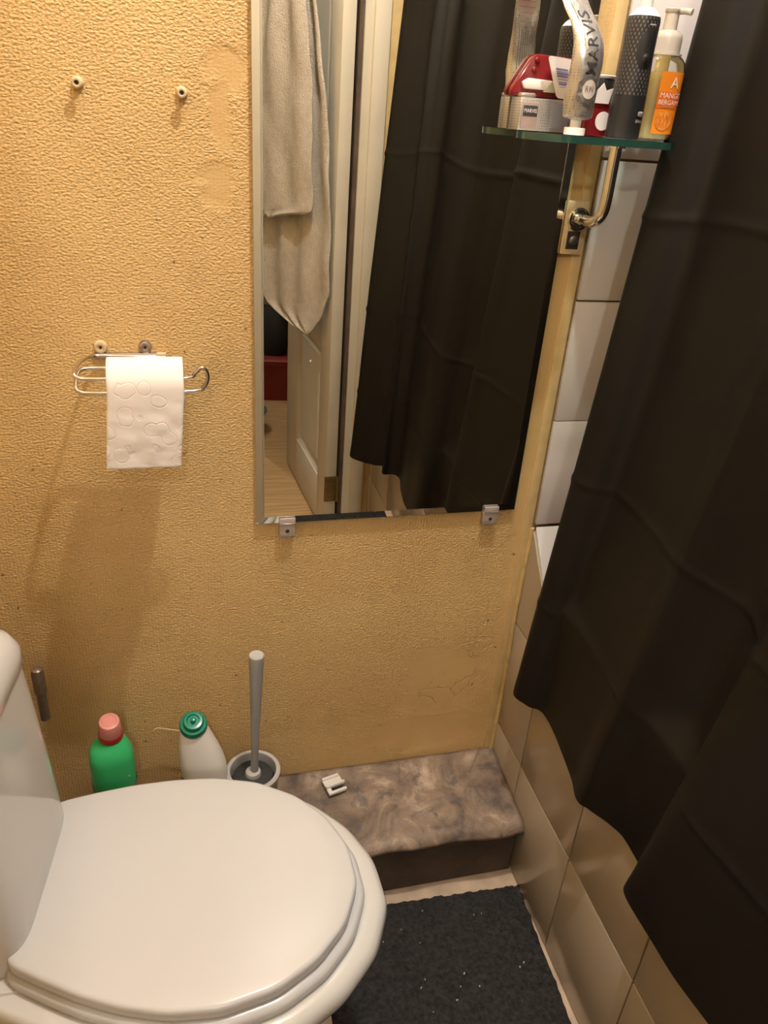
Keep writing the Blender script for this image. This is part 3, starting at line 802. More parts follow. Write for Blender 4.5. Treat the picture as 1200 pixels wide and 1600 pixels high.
wb = thing('cleaner_bottle', 'white toilet cleaner bottle with dark green cap beside the toilet brush', 'bottle', (-0.002, -0.075, ZL + 0.008), 0)
secs = [(0.000, 0, 0.034, 0.026), (0.004, 0, 0.0365, 0.028), (0.06, 0, 0.038, 0.029), (0.10, 0, 0.0385, 0.029), (0.125, -0.001, 0.038, 0.029), (0.145, -0.004, 0.0365, 0.028), (0.165, -0.007, 0.033, 0.026), (0.185, -0.0105, 0.0285, 0.0245), (0.200, -0.0125, 0.0245, 0.0225), (0.210, -0.0135, 0.0215, 0.021), (0.216, -0.0135, 0.019, 0.019)]
loft('bottle_body', [ov(cx, 0.007 * (z / 0.2), a, b, z, 2.3) for z, cx, a, b in secs], 'btl', wb)
def wlab(u, v):
    a = R(200 + u); return (0.0388 * math.cos(a), 0.0294 * math.sin(a), v)
V, F = [], []
for i in range(13):
    for v in (0.03, 0.118): V.append(wlab(i * 6.2 - 10, v))
for i in range(12): F.append((2 * i, 2 * i + 2, 2 * i + 3, 2 * i + 1))
mesh('label', V, F, 'plab', wb)
ct = (R(24), 'X')
lathe('cap', [(0.0215, 0.0), (0.0222, 0.002), (0.0222, 0.013), (0.0205, 0.0165), (0.0165, 0.0175), (0.0160, 0.024), (0.0145, 0.0262), (0.0105, 0.0265), (0.0095, 0.024), (0.0045, 0.024), (0.0042, 0.030), (0.003, 0.0315), (0.0005, 0.032)], 'teal', wb, 36, (-0.0135, 0.0065, 0.212), tilt=ct, angle=30)

br = thing('toilet_brush', 'grey toilet brush with tall handle standing in a round holder', 'toilet brush', (0.080, -0.070, ZL))
lathe('holder', [(0.036, 0.0), (0.040, 0.003), (0.0435, 0.095), (0.0465, 0.098), (0.0470, 0.102), (0.0455, 0.105), (0.0405, 0.104), (0.0385, 0.098), (0.0375, 0.01), (0.001, 0.008)], 'grey', br, 44, cap1=False)
lathe('holder_rim', [(0.0395, 0.1035), (0.0400, 0.1065), (0.0440, 0.1075), (0.0472, 0.1055), (0.0474, 0.101)], 'greyw', br, 44, cap0=False, cap1=False)
lathe('brush_head', [(0.01, 0.012), (0.036, 0.02), (0.0372, 0.085), (0.034, 0.0935), (0.012, 0.096), (0.001, 0.097)], 'dgrey', br, 40)
lathe('handle_base', [(0.0140, 0.094), (0.0142, 0.098), (0.0125, 0.103), (0.008, 0.105)], 'greyw', br, 28)
hd = [(0.0068, 0.10), (0.0066, 0.14), (0.0075, 0.20), (0.0096, 0.27), (0.0116, 0.33), (0.0123, 0.352), (0.0120, 0.3560)]
T_ = Matrix.Rotation(R(1.3), 4, 'Y')
hr = [[T_ @ Vector((r * math.cos(2 * math.pi * k / 28), r * math.sin(2 * math.pi * k / 28), z)) for k in range(28)] for r, z in hd]
loft('handle', hr, 'grey', br)
lathe('handle_cap', [(0.0118, 0.3545), (0.0120, 0.3575), (0.0105, 0.3592), (0.001, 0.3598)], 'greyw', br, 28, tilt=(R(1.3), 'Y'))

st = tag(tube('straw', [(-0.083, -0.024, 0.335), (-0.0825, -0.024, 0.339), (-0.079, -0.022, 0.342), (-0.073, -0.020, 0.3405), (-0.060, -0.021, 0.337), (-0.040, -0.022, 0.331), (-0.015, -0.024, 0.3235)], 0.0011, 'straw', None, 6), 'bent dry straw sticking out behind the white bottle', 'straw')

# ------------------------------------------------------------------ plastic clip on the ledge
pc = thing('plastic_clip', 'small white plastic clip lying on the lino ledge', 'clip', (0.232, -0.042, 0.1655), R(14))
box('plate', (-0.019, 0.017, -0.004, 0.013, 0.004, 0.009), 'white', pc, 0.0015)
box('rail', (-0.019, 0.015, 0.010, 0.0155, 0.006, 0.013), 'white', pc, 0.002)
box('rail', (-0.019, 0.020, -0.0075, -0.0025, 0.003, 0.012), 'white', pc, 0.002)
box('arm', (-0.018, -0.009, -0.0195, -0.006, 0.0, 0.006), 'white', pc, 0.0015)
box('prong', (-0.018, 0.019, -0.0205, -0.0145, -0.0005, 0.0065), 'white', pc, 0.002)

# ------------------------------------------------------------------ glass shelf and bracket
ZS = 1.287
bk = thing('shelf_bracket', 'chrome bent-rod shelf bracket on a cream block beside the mirror', 'bracket', (0.5425, 0, 1.17))
box('block', (-0.0165, 0.0175, -0.013, -0.0030, -0.036, 0.035), 'plug', bk, 0.002)
box('screw_slot', (-0.0110, 0.0080, -0.0140, -0.0125, -0.0285, -0.0045), 'hole', bk, 0.0005)
lathe('screw', [(0.0065, 0.0), (0.0065, 0.002), (0.004, 0.003)], 'steel', bk, 18, (-0.001, -0.0138, -0.0165), tilt=(R(90), 'X'))
lathe('flange', [(0.0150, 0.0), (0.0160, 0.002), (0.0150, 0.0045), (0.0120, 0.0050), (0.0105, 0.0030)], 'chrome', bk, 28, (0.001, -0.013, 0.012), tilt=(R(90), 'X'))
tube('rod', [(0.001, -0.012, 0.012), (0.002, -0.03, 0.012), (0.0035, -0.046, 0.0125), (0.005, -0.060, 0.0175), (0.0062, -0.068, 0.029), (0.0065, -0.070, 0.045), (0.0065, -0.070, 0.075), (0.0065, -0.070, 0.1078)], 0.0078, 'chrome', bk, 20)
lathe('support_disc', [(0.012, 0.1055), (0.012, 0.1075)], 'chrome', bk, 24, (0.0065, -0.070, 0))

gs = thing('glass_shelf', 'green-edged glass shelf holding toiletries beside the mirror', 'shelf', (0.478, 0, ZS))
SX0, SX1, SD = -0.062, 0.128, -0.130
def shelf_outline(z, ins=0.0):
    P = [(SX1 - ins, -0.0125), (SX1 - ins, -0.06)]
    for k in range(9):
        a = R(0 - 90 * k / 8); P.append((SX1 - 0.03 + (0.03 - ins) * math.cos(a), SD + 0.03 + (0.03 - ins) * math.sin(a)))
    for k in range(11):
        a = R(-90 - 90 * k / 10); P.append((SX0 + 0.045 + (0.045 - ins) * math.cos(a), SD + 0.055 + (0.055 - ins) * math.sin(a)))
    for k in range(1, 9):
        a = R(180 - 90 * k / 8); P.append((SX0 + 0.045 + (0.045 - ins) * math.cos(a), -0.0675 + (0.055 - ins) * math.sin(a)))
    return [Vector((x, y, z)) for x, y in P]
a = shelf_outline(-0.0005); b = shelf_outline(-0.0085)
mesh('glass_top', a, [tuple(range(len(a)))], 'glass', gs, False)
mesh('glass_underside', b, [tuple(range(len(b)))], 'glass', gs, False)
loft('edge', [shelf_outline(-0.0005), shelf_outline(-0.0085)], 'gedge', gs, False, False)

# --- standing silver toothpaste tube
tp = thing('toothpaste_tube', 'silver toothpaste tube standing on its white cap, lettered MARVIS', 'toothpaste', (0.471, -0.1015, ZS), 0)
lathe('cap', [(0.0125, 0.0), (0.0125, 0.0075), (0.0120, 0.008), (0.0065, 0.008), (0.0065, 0.016)], 'white', tp, 6 * 4)
TB = [(0.0, 0.0, 0.016, 0.0075, 0.0075), (0.0, 0.0, 0.0185, 0.016, 0.0135), (0.0, 0.0, 0.024, 0.0180, 0.0150), (-0.001, -0.002, 0.040, 0.0190, 0.0145), (-0.002, -0.006, 0.065, 0.0192, 0.0130), (-0.0025, -0.007, 0.085, 0.0188, 0.0110), (-0.004, -0.003, 0.100, 0.0180, 0.0090), (-0.008, 0.006, 0.115, 0.0172, 0.0070), (-0.013, 0.018, 0.130, 0.0170, 0.0045), (-0.0165, 0.026, 0.142, 0.0170, 0.003), (-0.020, 0.033, 0.155, 0.017, 0.0016)]
TBA = catmull([(c, z, a) for c, y, z, a, b in TB], 5); TBB = catmull([(y, z, b) for c, y, z, a, b in TB], 5)
def tb_at(z):
    for i in range(len(TBA) - 1):
        if TBA[i].y <= z <= TBA[i + 1].y:
            t = (z - TBA[i].y) / max(1e-9, TBA[i + 1].y - TBA[i].y)
            p, q = TBA[i].lerp(TBA[i + 1], t), TBB[i].lerp(TBB[i + 1], t)
            return p.x, q.x, p.z, q.z
    return TBA[-1].x, TBB[-1].x, TBA[-1].z, TBB[-1].z
rg = []
for p, q in zip(TBA, TBB):
    ring = []
    for k in range(40):
        an = 2 * math.pi * k / 40
        wr = noise.noise(Vector((math.cos(an) * 3, math.sin(an) * 3, p.y * 60))) * 0.0012
        ring.append(Vector((p.x + (p.z + wr) * math.cos(an), q.x + (q.z + wr) * math.sin(an), p.y)))
    rg.append(ring)
loft('tube_body', rg, 'silver', tp, angle=80)
def on_tube(across, z, off=0.0016):
    c, cy, a, b = tb_at(z)
    t = max(-0.95, min(0.95, across / a))
    return (c + across, cy - b * math.sqrt(1 - t * t) - off, z)
lettering('lettering', 'MARVIS', 0.0185, 'ink', tp, lambda x, y: on_tube(-y * 1.0 + 0.001, 0.094 + x * 1.05, 0.0017), 0.0001)
V, F = [], []
for i in range(15):
    for j in range(5): V.append(on_tube(-0.0085 + 0.0185 * j / 4, 0.060 + 0.075 * i / 14, 0.0011))
for i in range(14):
    for j in range(4): F.append((i * 5 + j, i * 5 + j + 1, i * 5 + j + 6, i * 5 + j + 5))
mesh('label_band', V, F, 'foil', tp)
def disc_on(r0, r1, zc, ac, mat, name, off, lob=0):
    V, F = [], []
    for k in range(48):
        an = 2 * math.pi * k / 48
        for r in (r0, r1):
            rr = r * (1 + (0.07 * math.cos(an * lob) if lob else 0))
            V.append(on_tube(ac + rr * math.cos(an), zc + rr * math.sin(an) * 1.15, off))
    for k in range(48):
        j = (k + 1) % 48; F.append((2 * k, 2 * k + 1, 2 * j + 1, 2 * j))
    mesh(name, V, F, mat, tp, False)
disc_on(0.0005, 0.0135, 0.048, 0.002, 'inkg', 'emblem', 0.0012, 9)
disc_on(0.0005, 0.0122, 0.048, 0.002, 'foil', 'emblem_ring', 0.0015, 9)
disc_on(0.0005, 0.0085, 0.048, 0.002, 'card', 'emblem_face', 0.0018)
lettering('emblem_mark', 'RN', 0.0085, 'inkg', tp, lambda x, y: on_tube(0.002 + x, 0.048 + y, 0.0022))
strip('small_print', -0.020, 0.020, -0.0006, 0.0006, 'inkg', tp, lambda x, y: on_tube(-y + 0.0125, 0.094 + x, 0.0016))

def on_back(across, z, off=0.0014):
    c, cy, a, b = tb_at(z)
    t = max(-0.95, min(0.95, across / a))
    return (c + across, cy + b * math.sqrt(1 - t * t) + off, z)
for k in range(8):
    x = -0.0105 + 0.003 * k
    V = []
    for i in range(16):
        z = 0.035 + (0.085 - 0.004 * (k % 3)) * i / 15
        V += [on_back(x, z), on_back(x + 0.0009, z)]
    mesh('print_line', V, [(2 * i, 2 * i + 1, 2 * i + 3, 2 * i + 2) for i in range(15)], 'inkg', tp, False)

# --- silver carton lying along the shelf front
sc = thing('toothpaste_carton', 'silver patterned carton with brown name plaque lying against the mirror', 'carton', (0.457, -0.0285, ZS), R(0.5))
box('carton_body', (-0.036, 0.037, -0.0155, 0.0155, 0.0, 0.0365), 'silver', sc, 0.001)
box('end_flap', (-0.0363, -0.016, -0.0158, -0.002, 0.0355, 0.0415), 'foil', sc, 0.0025)
box('dark_reflection', (0.006, 0.032, -0.0163, -0.0153, 0.004, 0.033), 'inkg', sc, 0.0002)  # curtain's dark reflection in the foil, put in as a grey slab
for s_ in (-1, 1):
    pl = box('plaque', (-0.033, -0.011, min(0.0153 * s_, 0.0164 * s_), max(0.0153 * s_, 0.0164 * s_), 0.002, 0.031), 'plaq', sc, 0.0003)
    box('plaque_band', (-0.0315, -0.0125, min(0.0162 * s_, 0.0169 * s_), max(0.0162 * s_, 0.0169 * s_), 0.016, 0.028), 'ink', pl, 0.0002)
    lettering('plaque_text', 'MARVIS', 0.0052, 'card', pl, lambda x, y, s_=s_: (-0.022 - s_ * x, 0.0172 * s_, 0.022 + y * 1.2))

# --- red blister pack with barcode card
bl = thing('blister_pack', 'dark red blister pack with a white barcode card resting on the silver carton', 'package', (0.480, -0.0190, ZS), 0)
def prism(name, pts, y0, y1, mat, parent, bev=0.0):
    n = len(pts); V = [(x, y0, z) for x, z in pts] + [(x, y1, z) for x, z in pts]
    bm = bmesh.new(); vs = [bm.verts.new(v) for v in V]
    bm.faces.new(vs[:n]); bm.faces.new(list(reversed(vs[n:])))
    for k in range(n): bm.faces.new((vs[k], vs[n + k], vs[n + (k + 1) % n], vs[(k + 1) % n]))
    if bev: bmesh.ops.bevel(bm, geom=list(bm.edges), offset=bev, segments=2, affect='EDGES', profile=0.5)
    return from_bm(name, bm, mat, parent)
prism('tray', [(-0.064, 0.0375), (0.058, 0.0375), (0.050, 0.065), (0.035, 0.083), (-0.036, 0.085), (-0.043, 0.081), (-0.066, 0.044)], -0.005, 0.006, 'rblist', bl, 0.003)
prism('blister_window', [(-0.050, 0.046), (-0.006, 0.046), (-0.012, 0.057), (-0.046, 0.058), (-0.054, 0.053)], -0.0105, -0.005, 'card', bl, 0.002)
for x, z in ((-0.036, 0.078), (-0.038, 0.067)):
    lathe('rivet', [(0.0035, 0.0), (0.003, 0.0015), (0.0005, 0.0025)], 'rblist', bl, 16, (x, -0.0055, z), tilt=(R(90), 'X'))
prism('yellow_flash', [(-0.024, 0.044), (-0.008, 0.044), (-0.014, 0.056)], -0.0110, -0.0075, 'soap', bl, 0.0005)
lettering('lettering', 'Colgate', 0.011, 'redbox', bl, lambda x, y: (-0.012 + x, -0.0056, 0.0425 + y * 0.6))
CQ = [(-0.026, 0.0835), (0.032, 0.080), (0.040, 0.037), (-0.006, 0.0385)]
def card_uv(u, v):
    a = Vector(CQ[0]).lerp(Vector(CQ[1]), u); b = Vector(CQ[3]).lerp(Vector(CQ[2]), u)
    return b.lerp(a, v)
cpts = []
for cu_, cv_, a0 in ((0.92, 0.10, -90), (0.92, 0.90, 0), (0.08, 0.90, 90), (0.08, 0.10, 180)):
    for k in range(5):
        a = R(a0 + 90 * k / 4)
        p = card_uv(cu_ + 0.08 * math.cos(a), cv_ + 0.10 * math.sin(a)); cpts.append((p.x, p.y))
prism('barcode_card', cpts, -0.0130, -0.0122, 'card', bl)
def card_quad(name, u0, u1, v0, v1, mat):
    q = [card_uv(u0, v0), card_uv(u1, v0), card_uv(u1, v1), card_uv(u0, v1)]
    mesh(name, [(p.x, -0.0133, p.y) for p in q], [(0, 1, 2, 3)], mat, bl, False)
random.seed(3)
v = 0.28
while v < 0.74:
    h = random.choice((0.012, 0.02, 0.04))
    card_quad('bar', 0.14, 0.44, v, v + h, 'inkb')
    v += h + random.choice((0.02, 0.03, 0.045))
for k in range(4): card_quad('print_line', 0.52 + k * 0.05, 0.528 + k * 0.05, 0.08, 0.92, 'inkg')
# --- small torn carton behind the tube
rc = thing('torn_carton', 'small dark red carton with a torn white flap between tube and toothbrush', 'carton', (0.511, -0.066, ZS), R(4))
box('carton_body', (-0.015, 0.017, -0.007, 0.008, 0.0, 0.040), 'rblist', rc, 0.001)
prism('torn_flap', [(-0.014, 0.036), (0.013, 0.036), (0.016, 0.053), (0.007, 0.050), (0.002, 0.058), (-0.004, 0.051), (-0.013, 0.052)], -0.0090, -0.0080, 'card', rc)
lathe('white_sticker', [(0.0105, 0.0), (0.0105, 0.0008)], 'card', rc, 26, (0.010, -0.0072, 0.017), tilt=(R(90), 'X'))

# --- dark jar
jr = thing('dark_jar', 'dark round jar with a pale rim at the back of the shelf', 'jar', (0.530, -0.036, ZS))
lathe('jar_body', [(0.015, 0.0), (0.0165, 0.003), (0.0165, 0.062), (0.016, 0.065)], 'black', jr, 32)
lathe('rim', [(0.0165, 0.064), (0.0172, 0.065), (0.0172, 0.0670), (0.0160, 0.0680)], 'greyw', jr, 32)

# --- electric toothbrush
eb = thing('electric_toothbrush', 'black electric toothbrush with dotted grip standing on the glass shelf', 'toothbrush', (0.5365, -0.099, ZS))
def ob(z, r, e=2.2): return rrect(0, 0, r, r * 0.98, z, 36, e)
loft('base', [ob(0.0, 0.0185), ob(0.001, 0.0198), ob(0.02, 0.0200), ob(0.046, 0.0197)], 'black', eb)
loft('grip', [ob(0.0462, 0.0196), ob(0.07, 0.0188), ob(0.09, 0.0180), ob(0.112, 0.0182), ob(0.122, 0.0184), ob(0.126, 0.0176)], 'ridge', eb)
loft('collar', [ob(0.1262, 0.0172), ob(0.131, 0.0135), ob(0.134, 0.0095), ob(0.135, 0.007)], 'white', eb)
loft('brush_shaft', [ob(0.1345, 0.0065), ob(0.139, 0.0065), ob(0.16, 0.0055), ob(0.205, 0.0045)], 'white', eb)
loft('brush_head', [[v + Vector((0, -0.002, 0)) for v in ob(z, r)] for z, r in ((0.203, 0.005), (0.207, 0.0075), (0.217, 0.0078), (0.222, 0.005))], 'white', eb)
def eb_front(x, z, off, r=0.0186):
    return (x, -math.sqrt(max(1e-6, r * r - x * x)) - off, z)
def eb_patch(name, cx, cz, rx, rz, off, mat, r=0.0186, e=2.0):
    V = [eb_front(cx, cz, off, r)]; n = 36
    for q in (0.5, 1.0):
        for k in range(n):
            a = 2 * math.pi * k / n; c, s = math.cos(a), math.sin(a)
            V.append(eb_front(cx + q * rx * math.copysign(abs(c) ** (2 / e), c), cz + q * rz * math.copysign(abs(s) ** (2 / e), s), off * (1.0 if q < 1 else 0.3), r))
    F = [(0, 1 + k, 1 + (k + 1) % n) for k in range(n)] + [(1 + k, 1 + n + k, 1 + n + (k + 1) % n, 1 + (k + 1) % n) for k in range(n)]
    return mesh(name, V, F, mat, eb)
eb_patch('button_panel', 0.001, 0.093, 0.0115, 0.020, 0.0016, 'black', 0.0182, 2.3)
eb_patch('power_button', 0.001, 0.084, 0.0048, 0.0062, 0.0030, 'black', 0.0182)
strip('small_print', -0.004, 0.004, -0.0006, 0.0006, 'greyw', eb, lambda x, y: eb_front(0.002 + x, 0.1175 + y, 0.0012, 0.0186))
eb_patch('brand_pill', 0.0105, 0.0275, 0.0058, 0.0026, 0.0010, 'greyw', 0.0200, 4)
lettering('brand_lettering', 'Oral-B', 0.0040, 'black', eb, lambda x, y: eb_front(0.0105 + x, 0.0275 + y, 0.0014, 0.0200))
lettering('maker_lettering', 'BRAUN', 0.0048, 'greyw', eb, lambda x, y: eb_front(0.0105 + x, 0.0195 + y, 0.0010, 0.0200))

# --- pump soap bottle
sp = thing('soap_bottle', 'clear pump bottle of yellow soap with an orange mango label', 'soap bottle', (0.590, -0.069, ZS))
E_ = 2.6
def sr(z, a, b): return rrect(0, 0, a, b, z, 44, E_)
loft('soap', [sr(0.002, 0.0245, 0.018), sr(0.006, 0.027, 0.0202), sr(0.074, 0.027, 0.0202)], 'soap', sp)
loft('bottle', [sr(0.0, 0.0255, 0.019), sr(0.003, 0.0282, 0.0215), sr(0.076, 0.0282, 0.0215), sr(0.086, 0.0265, 0.0205), sr(0.091, 0.0215, 0.0185), sr(0.093, 0.0165, 0.0165), sr(0.096, 0.016, 0.016)], 'sclear', sp, True, False)
lathe('dip_tube', [(0.0085, 0.0735), (0.0085, 0.095)], 'soap', sp, 20)
lathe('pump_collar', [(0.0205, 0.0925), (0.0205, 0.0945), (0.0175, 0.095), (0.0175, 0.110), (0.0165, 0.1145), (0.012, 0.118), (0.0095, 0.119)], 'pump', sp, 30)
lathe('pump_stem', [(0.0085, 0.1185), (0.0080, 0.136), (0.0092, 0.1375), (0.0092, 0.1405), (0.0080, 0.1415)], 'pump', sp, 26)
tube('nozzle', [(0.004, -0.003, 0.1385), (0.010, -0.010, 0.1388), (0.015, -0.017, 0.1375)], 0.0036, 'pump', sp, 12, 6)
def lb(u, z, off): # u in metres along the front
    t = max(-0.97, min(0.97, u / 0.0282))
    return (u, -0.0215 * (1 - abs(t) ** E_) ** (1 / E_) - off, z)
def lpatch(name, u0, u1, z0, z1, mat, off):
    V, F = [], []
    for i in range(15):
        for z in (z0, z1): V.append(lb(u0 + (u1 - u0) * i / 14, z, off))
    for i in range(14): F.append((2 * i, 2 * i + 2, 2 * i + 3, 2 * i + 1))
    return mesh(name, V, F, mat, sp)
lpatch('label', -0.010, 0.026, 0.008, 0.0755, 'orange', 0.0004)
lpatch('label_panel', -0.010, 0.026, 0.036, 0.054, 'orange2', 0.0007)
lettering('label_text', 'MANGO', 0.0085, 'card', sp, lambda x, y: lb(0.0085 + x, 0.0500 + y, 0.0010))
lettering('label_text', 'BERGAMOT', 0.0075, 'card', sp, lambda x, y: lb(0.0115 + x, 0.0425 + y, 0.0010))
strip('small_print', -0.008, 0.010, -0.0005, 0.0005, 'soap', sp, lambda x, y: lb(0.005 + x, 0.0378 + y, 0.0010))
lettering('label_logo', 'A', 0.017, 'card', sp, lambda x, y: lb(0.010 + x, 0.0635 + y, 0.0010))
V = [lb(0.004, 0.022, 0.0012)]
for k in range(30):
    a = 2 * math.pi * k / 30; V.append(lb(0.004 + 0.0115 * math.cos(a), 0.0225 + 0.0105 * math.sin(a), 0.0011))
mesh('mango_picture', V, [(0, 1 + k, 1 + (k + 1) % 30) for k in range(30)], 'mango', sp)
for k in range(3):
    x0 = -0.003 + k * 0.005
    mesh('mango_cut', [lb(x0, 0.0145, 0.0016), lb(x0 + 0.0007, 0.0145, 0.0016), lb(x0 + 0.0057, 0.0305, 0.0016), lb(x0 + 0.005, 0.0305, 0.0016)], [(0, 1, 2, 3)], 'orange2', sp, False)
    mesh('mango_cut', [lb(x0 + 0.004, 0.0145, 0.0016), lb(x0 + 0.0047, 0.0145, 0.0016), lb(x0 + 0.0007, 0.0285, 0.0016), lb(x0, 0.0285, 0.0016)], [(0, 1, 2, 3)], 'orange2', sp, False)

# ------------------------------------------------------------------ shower curtain
CC = [(.640, -.082, .720, -.030), (.565, -.084, .702, -.028), (.524, -.122, .684, -.040), (.537, -.156, .700, -.080), (.557, -.176, .735, -.115), (.551, -.23, .722, -.20), (.537, -.315, .695, -.34), (.5285, -.358, .678, -.402), (.535, -.377, .686, -.416),
      (.552, -.402, .705, -.44), (.571, -.448, .725, -.48), (.552, -.488, .700, -.54), (.520, -.508, .665, -.620), (.522, -.60, .675, -.78), (.530, -.68, .685, -.90), (.545, -.755, .695, -.995), (.530, -.785, .665, -1.02),
      (.508, -.790, .640, -1.045), (.520, -.830, .655, -1.075), (.490, -.852, .630, -1.105), (.443, -.900, .598, -1.140), (.465, -.945, .625, -1.155), (.53, -.960, .68, -1.156)]
hem = catmull([(a, b, 0.42) for a, b, c, d in CC], 14)
top = catmull([(c, d, 2.0) for a, b, c, d in CC], 14)
NVV = 340
cu = thing('shower_curtain', 'black fabric shower curtain hanging over the side of the bath', 'shower curtain', (0.62, -0.58, 0))
V, F = [], []
nu = len(hem)
CRE = [(1.205, 0.0032), (0.83, 0.0030), (0.61, 0.0024)]
for j in range(NVV + 1):
    v = j / NVV
    z = 0.42 + 1.58 * v
    for i in range(nu):
        p = hem[i].lerp(top[i], v)
        amp = 1.0
        n1 = noise.noise(Vector((i * 0.035, z * 2.4, 0.7))) * 0.0045 + noise.noise(Vector((i * 0.10, z * 6.0, 5.2))) * 0.0016
        fade = min(1, abs(i - 28) / 14) if i < 42 else 1
        crease = sum(a * math.exp(-((z - zc + 0.008 * math.sin(i * 0.05)) / 0.0055) ** 2) for zc, a in CRE) * (0.4 + 0.6 * max(0, noise.noise(Vector((i * 0.03, 1.7, 8))) + 0.5))
        hemdrop = 0.006 * noise.noise(Vector((i * 0.05, 0, 3))) * (1 - v) ** 6
        xx = p.x - n1 * fade - crease
        if z < 0.70:
            lim = 0.5635 + 0.06 * max(0.0, (z - 0.615)) / 0.085
            if i > 20: xx = lim - 0.003 * math.log1p(math.exp(min(30, (lim - xx) / 0.003))) if xx > lim - 0.03 else xx
            xx = min(xx, lim) if i > 20 else xx
        V.append((xx - 0.62, p.y + 0.58 + n1 * 0.3 * fade, z + hemdrop))
for j in range(NVV):
    for i in range(nu - 1):
        a = j * nu + i; F.append((a, a + 1, a + nu + 1, a + nu))
cc = mesh('curtain_cloth', V, F, 'curtain', cu, True, 180)
sm = cc.modifiers.new('solid', 'SOLIDIFY'); sm.thickness = 0.0012
# hem band
V, F = [], []
for j, z in enumerate((0.4215, 0.4405)):
    for i in range(nu):
        p = hem[i].lerp(top[i], (z - 0.42) / 1.58)
        n1 = noise.noise(Vector((i * 0.035, z * 2.4, 0.7))) * 0.0045 + noise.noise(Vector((i * 0.10, z * 6.0, 5.2))) * 0.0016
        fade = min(1, abs(i - 28) / 14) if i < 42 else 1
        xx = p.x - n1 * fade
        lim = 0.5635
        if i > 20: xx = lim - 0.003 * math.log1p(math.exp(min(30, (lim - xx) / 0.003))) if xx > lim - 0.03 else xx
        V.append((xx - 0.62 - 0.0006, p.y + 0.58 + n1 * 0.3 * fade, z + 0.006 * noise.noise(Vector((i * 0.05, 0, 3)))))
for i in range(nu - 1): F.append((i, i + 1, nu + i + 1, nu + i))
mesh('hem_band', V, F, 'curtain', cu, True, 180)

# ------------------------------------------------------------------ towel on the door
tw = thing('towel', 'beige terry towel hanging on the open door, seen in the mirror', 'towel', (0.336, -1.36, 0.0))
PA, PB = Vector((0.258, -1.50, 0)), Vector((0.415, -1.22, 0))
dd = (PB - PA).normalized(); nn_ = Vector((dd.y, -dd.x, 0))
if nn_.x > 0: nn_ = -nn_
def interp(tab, z):
    for i in range(len(tab) - 1):
        (z0, a0), (z1, a1) = tab[i], tab[i + 1]
        if z0 <= z <= z1: return a0 + (a1 - a0) * (z - z0) / (z1 - z0)
    return tab[-1][1] if z > tab[-1][0] else tab[0][1]
LE = [(0.665, 0.240), (0.68, 0.165), (0.70, 0.090), (0.72, 0.040), (0.74, 0.022), (0.86, 0.016), (0.96, 0.026), (1.00, 0.0), (1.33, -0.002), (1.53, 0.035), (1.75, 0.085), (1.90, 0.12)]
RE = [(0.665, 0.248), (0.68, 0.268), (0.73, 0.312), (0.81, 0.350), (1.08, 0.345), (1.31, 0.318), (1.53, 0.270), (1.75, 0.215), (1.90, 0.165)]
def towel_sheet(name, LE, RE, z0, z1, depth, ph, k1=21.0, off=0.0):
    V, F = [], []; NU, NV = 60, 90
    for j in range(NV + 1):
        z = z0 + (z1 - z0) * j / NV
        a, b = interp(LE, z), interp(RE, z)
        for i in range(NU + 1):
            u = i / NU; s = a + (b - a) * u
            up = min(1, max(0, (z - z0) / (z1 - z0)))
            d = depth * (0.30 + 0.7 * up) * (0.5 + 0.5 * math.sin(u * k1 * (0.9 + 0.1 * up) + ph + 1.2 * math.sin(z * 2.0))) + noise.noise(Vector((s * 14, z * 9, ph))) * 0.010
            p = PA + dd * s + nn_ * (d + off)
            V.append((p.x - 0.336, p.y + 1.36, z))
    for j in range(NV):
        for i in range(NU):
            q = j * (NU + 1) + i; F.append((q, q + 1, q + NU + 2, q + NU + 1))
    o = mesh(name, V, F, 'towel', tw, True, 180)
    sm = o.modifiers.new('solid', 'SOLIDIFY'); sm.thickness = 0.004
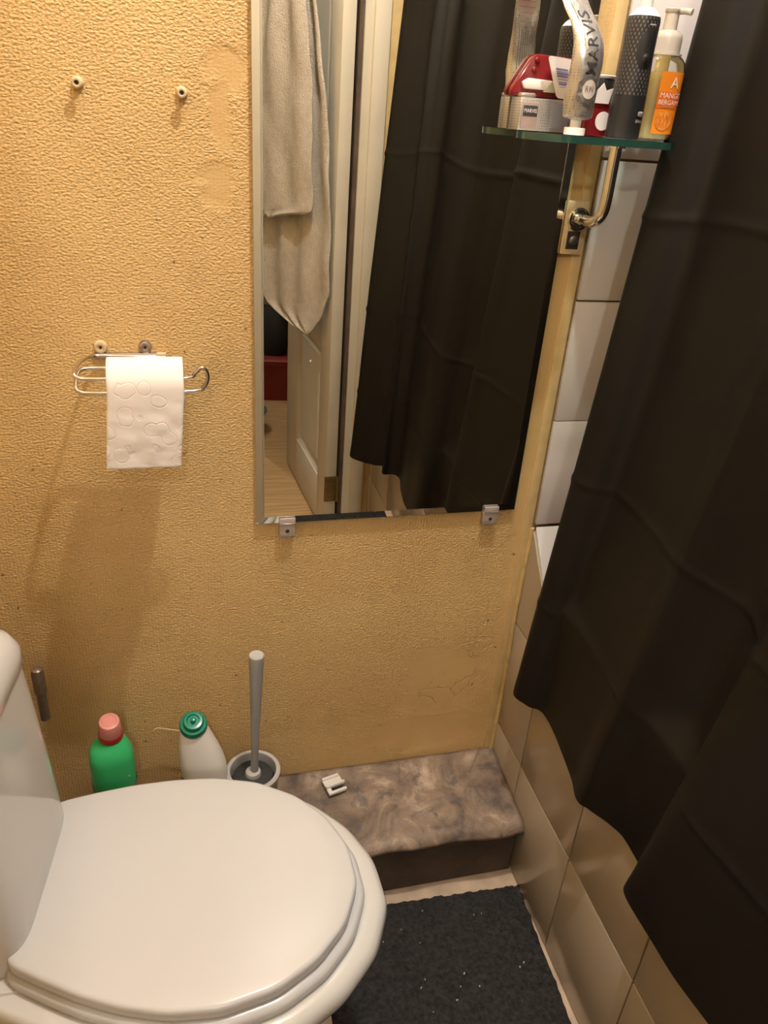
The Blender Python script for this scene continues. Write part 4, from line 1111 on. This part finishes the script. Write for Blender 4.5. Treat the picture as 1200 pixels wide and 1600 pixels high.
towel_sheet('back_layer', LE, RE, 0.665, 1.90, 0.028, 0.4)
LE2 = [(0.985, 0.095), (0.992, 0.055), (1.00, 0.020), (1.02, 0.012), (1.33, 0.012), (1.53, 0.045), (1.75, 0.09), (1.90, 0.125)]
RE2 = [(0.985, 0.108), (1.0, 0.165), (1.015, 0.262), (1.02, 0.288), (1.06, 0.292), (1.15, 0.29), (1.35, 0.285), (1.55, 0.25), (1.90, 0.16)]
towel_sheet('front_layer', LE2, RE2, 0.986, 1.90, 0.02, 2.0, 15, 0.036)

# ------------------------------------------------------------------ hall clutter, seen in the mirror
rb = thing('storage_box', 'red plastic box on the hall floor, seen in the mirror', 'box', (0.42, -2.62, 0), R(8))
loft('box_body', [rrect(0, 0, 0.16, 0.11, 0.001, 40, 8), rrect(0, 0, 0.18, 0.125, 0.18, 40, 8)], 'redbox', rb)
loft('box_lid', [rrect(0, 0, 0.188, 0.133, 0.18, 40, 8), rrect(0, 0, 0.188, 0.133, 0.20, 40, 8), rrect(0, 0, 0.17, 0.12, 0.21, 40, 8)], 'redbox', rb)
bg = thing('bag', 'black fabric bag on top of the red box in the hall', 'bag', (0.40, -2.62, 0.211), R(15))
loft('bag_body', [rrect(0, 0, 0.09, 0.07, 0.0, 36, 4), rrect(0, 0, 0.105, 0.08, 0.06, 36, 4), rrect(0.005, 0, 0.09, 0.06, 0.16, 36, 3), rrect(0.01, 0, 0.07, 0.02, 0.22, 36, 3)], 'bag', bg)
tube('bag_handle', [(-0.04, 0, 0.21), (-0.03, 0, 0.27), (0.01, 0, 0.29), (0.05, 0, 0.27), (0.06, 0, 0.21)], 0.008, 'bag', bg, 10)
bt = thing('washing_up_bowl', 'blue-grey plastic bowl on the hall floor, seen in the mirror', 'bowl', (0.235, -2.16, 0))
lathe('bowl_body', [(0.075, 0.001), (0.085, 0.004), (0.105, 0.085), (0.112, 0.088), (0.112, 0.093), (0.102, 0.092), (0.083, 0.012), (0.001, 0.010)], 'blue', bt, 40, cap1=False)
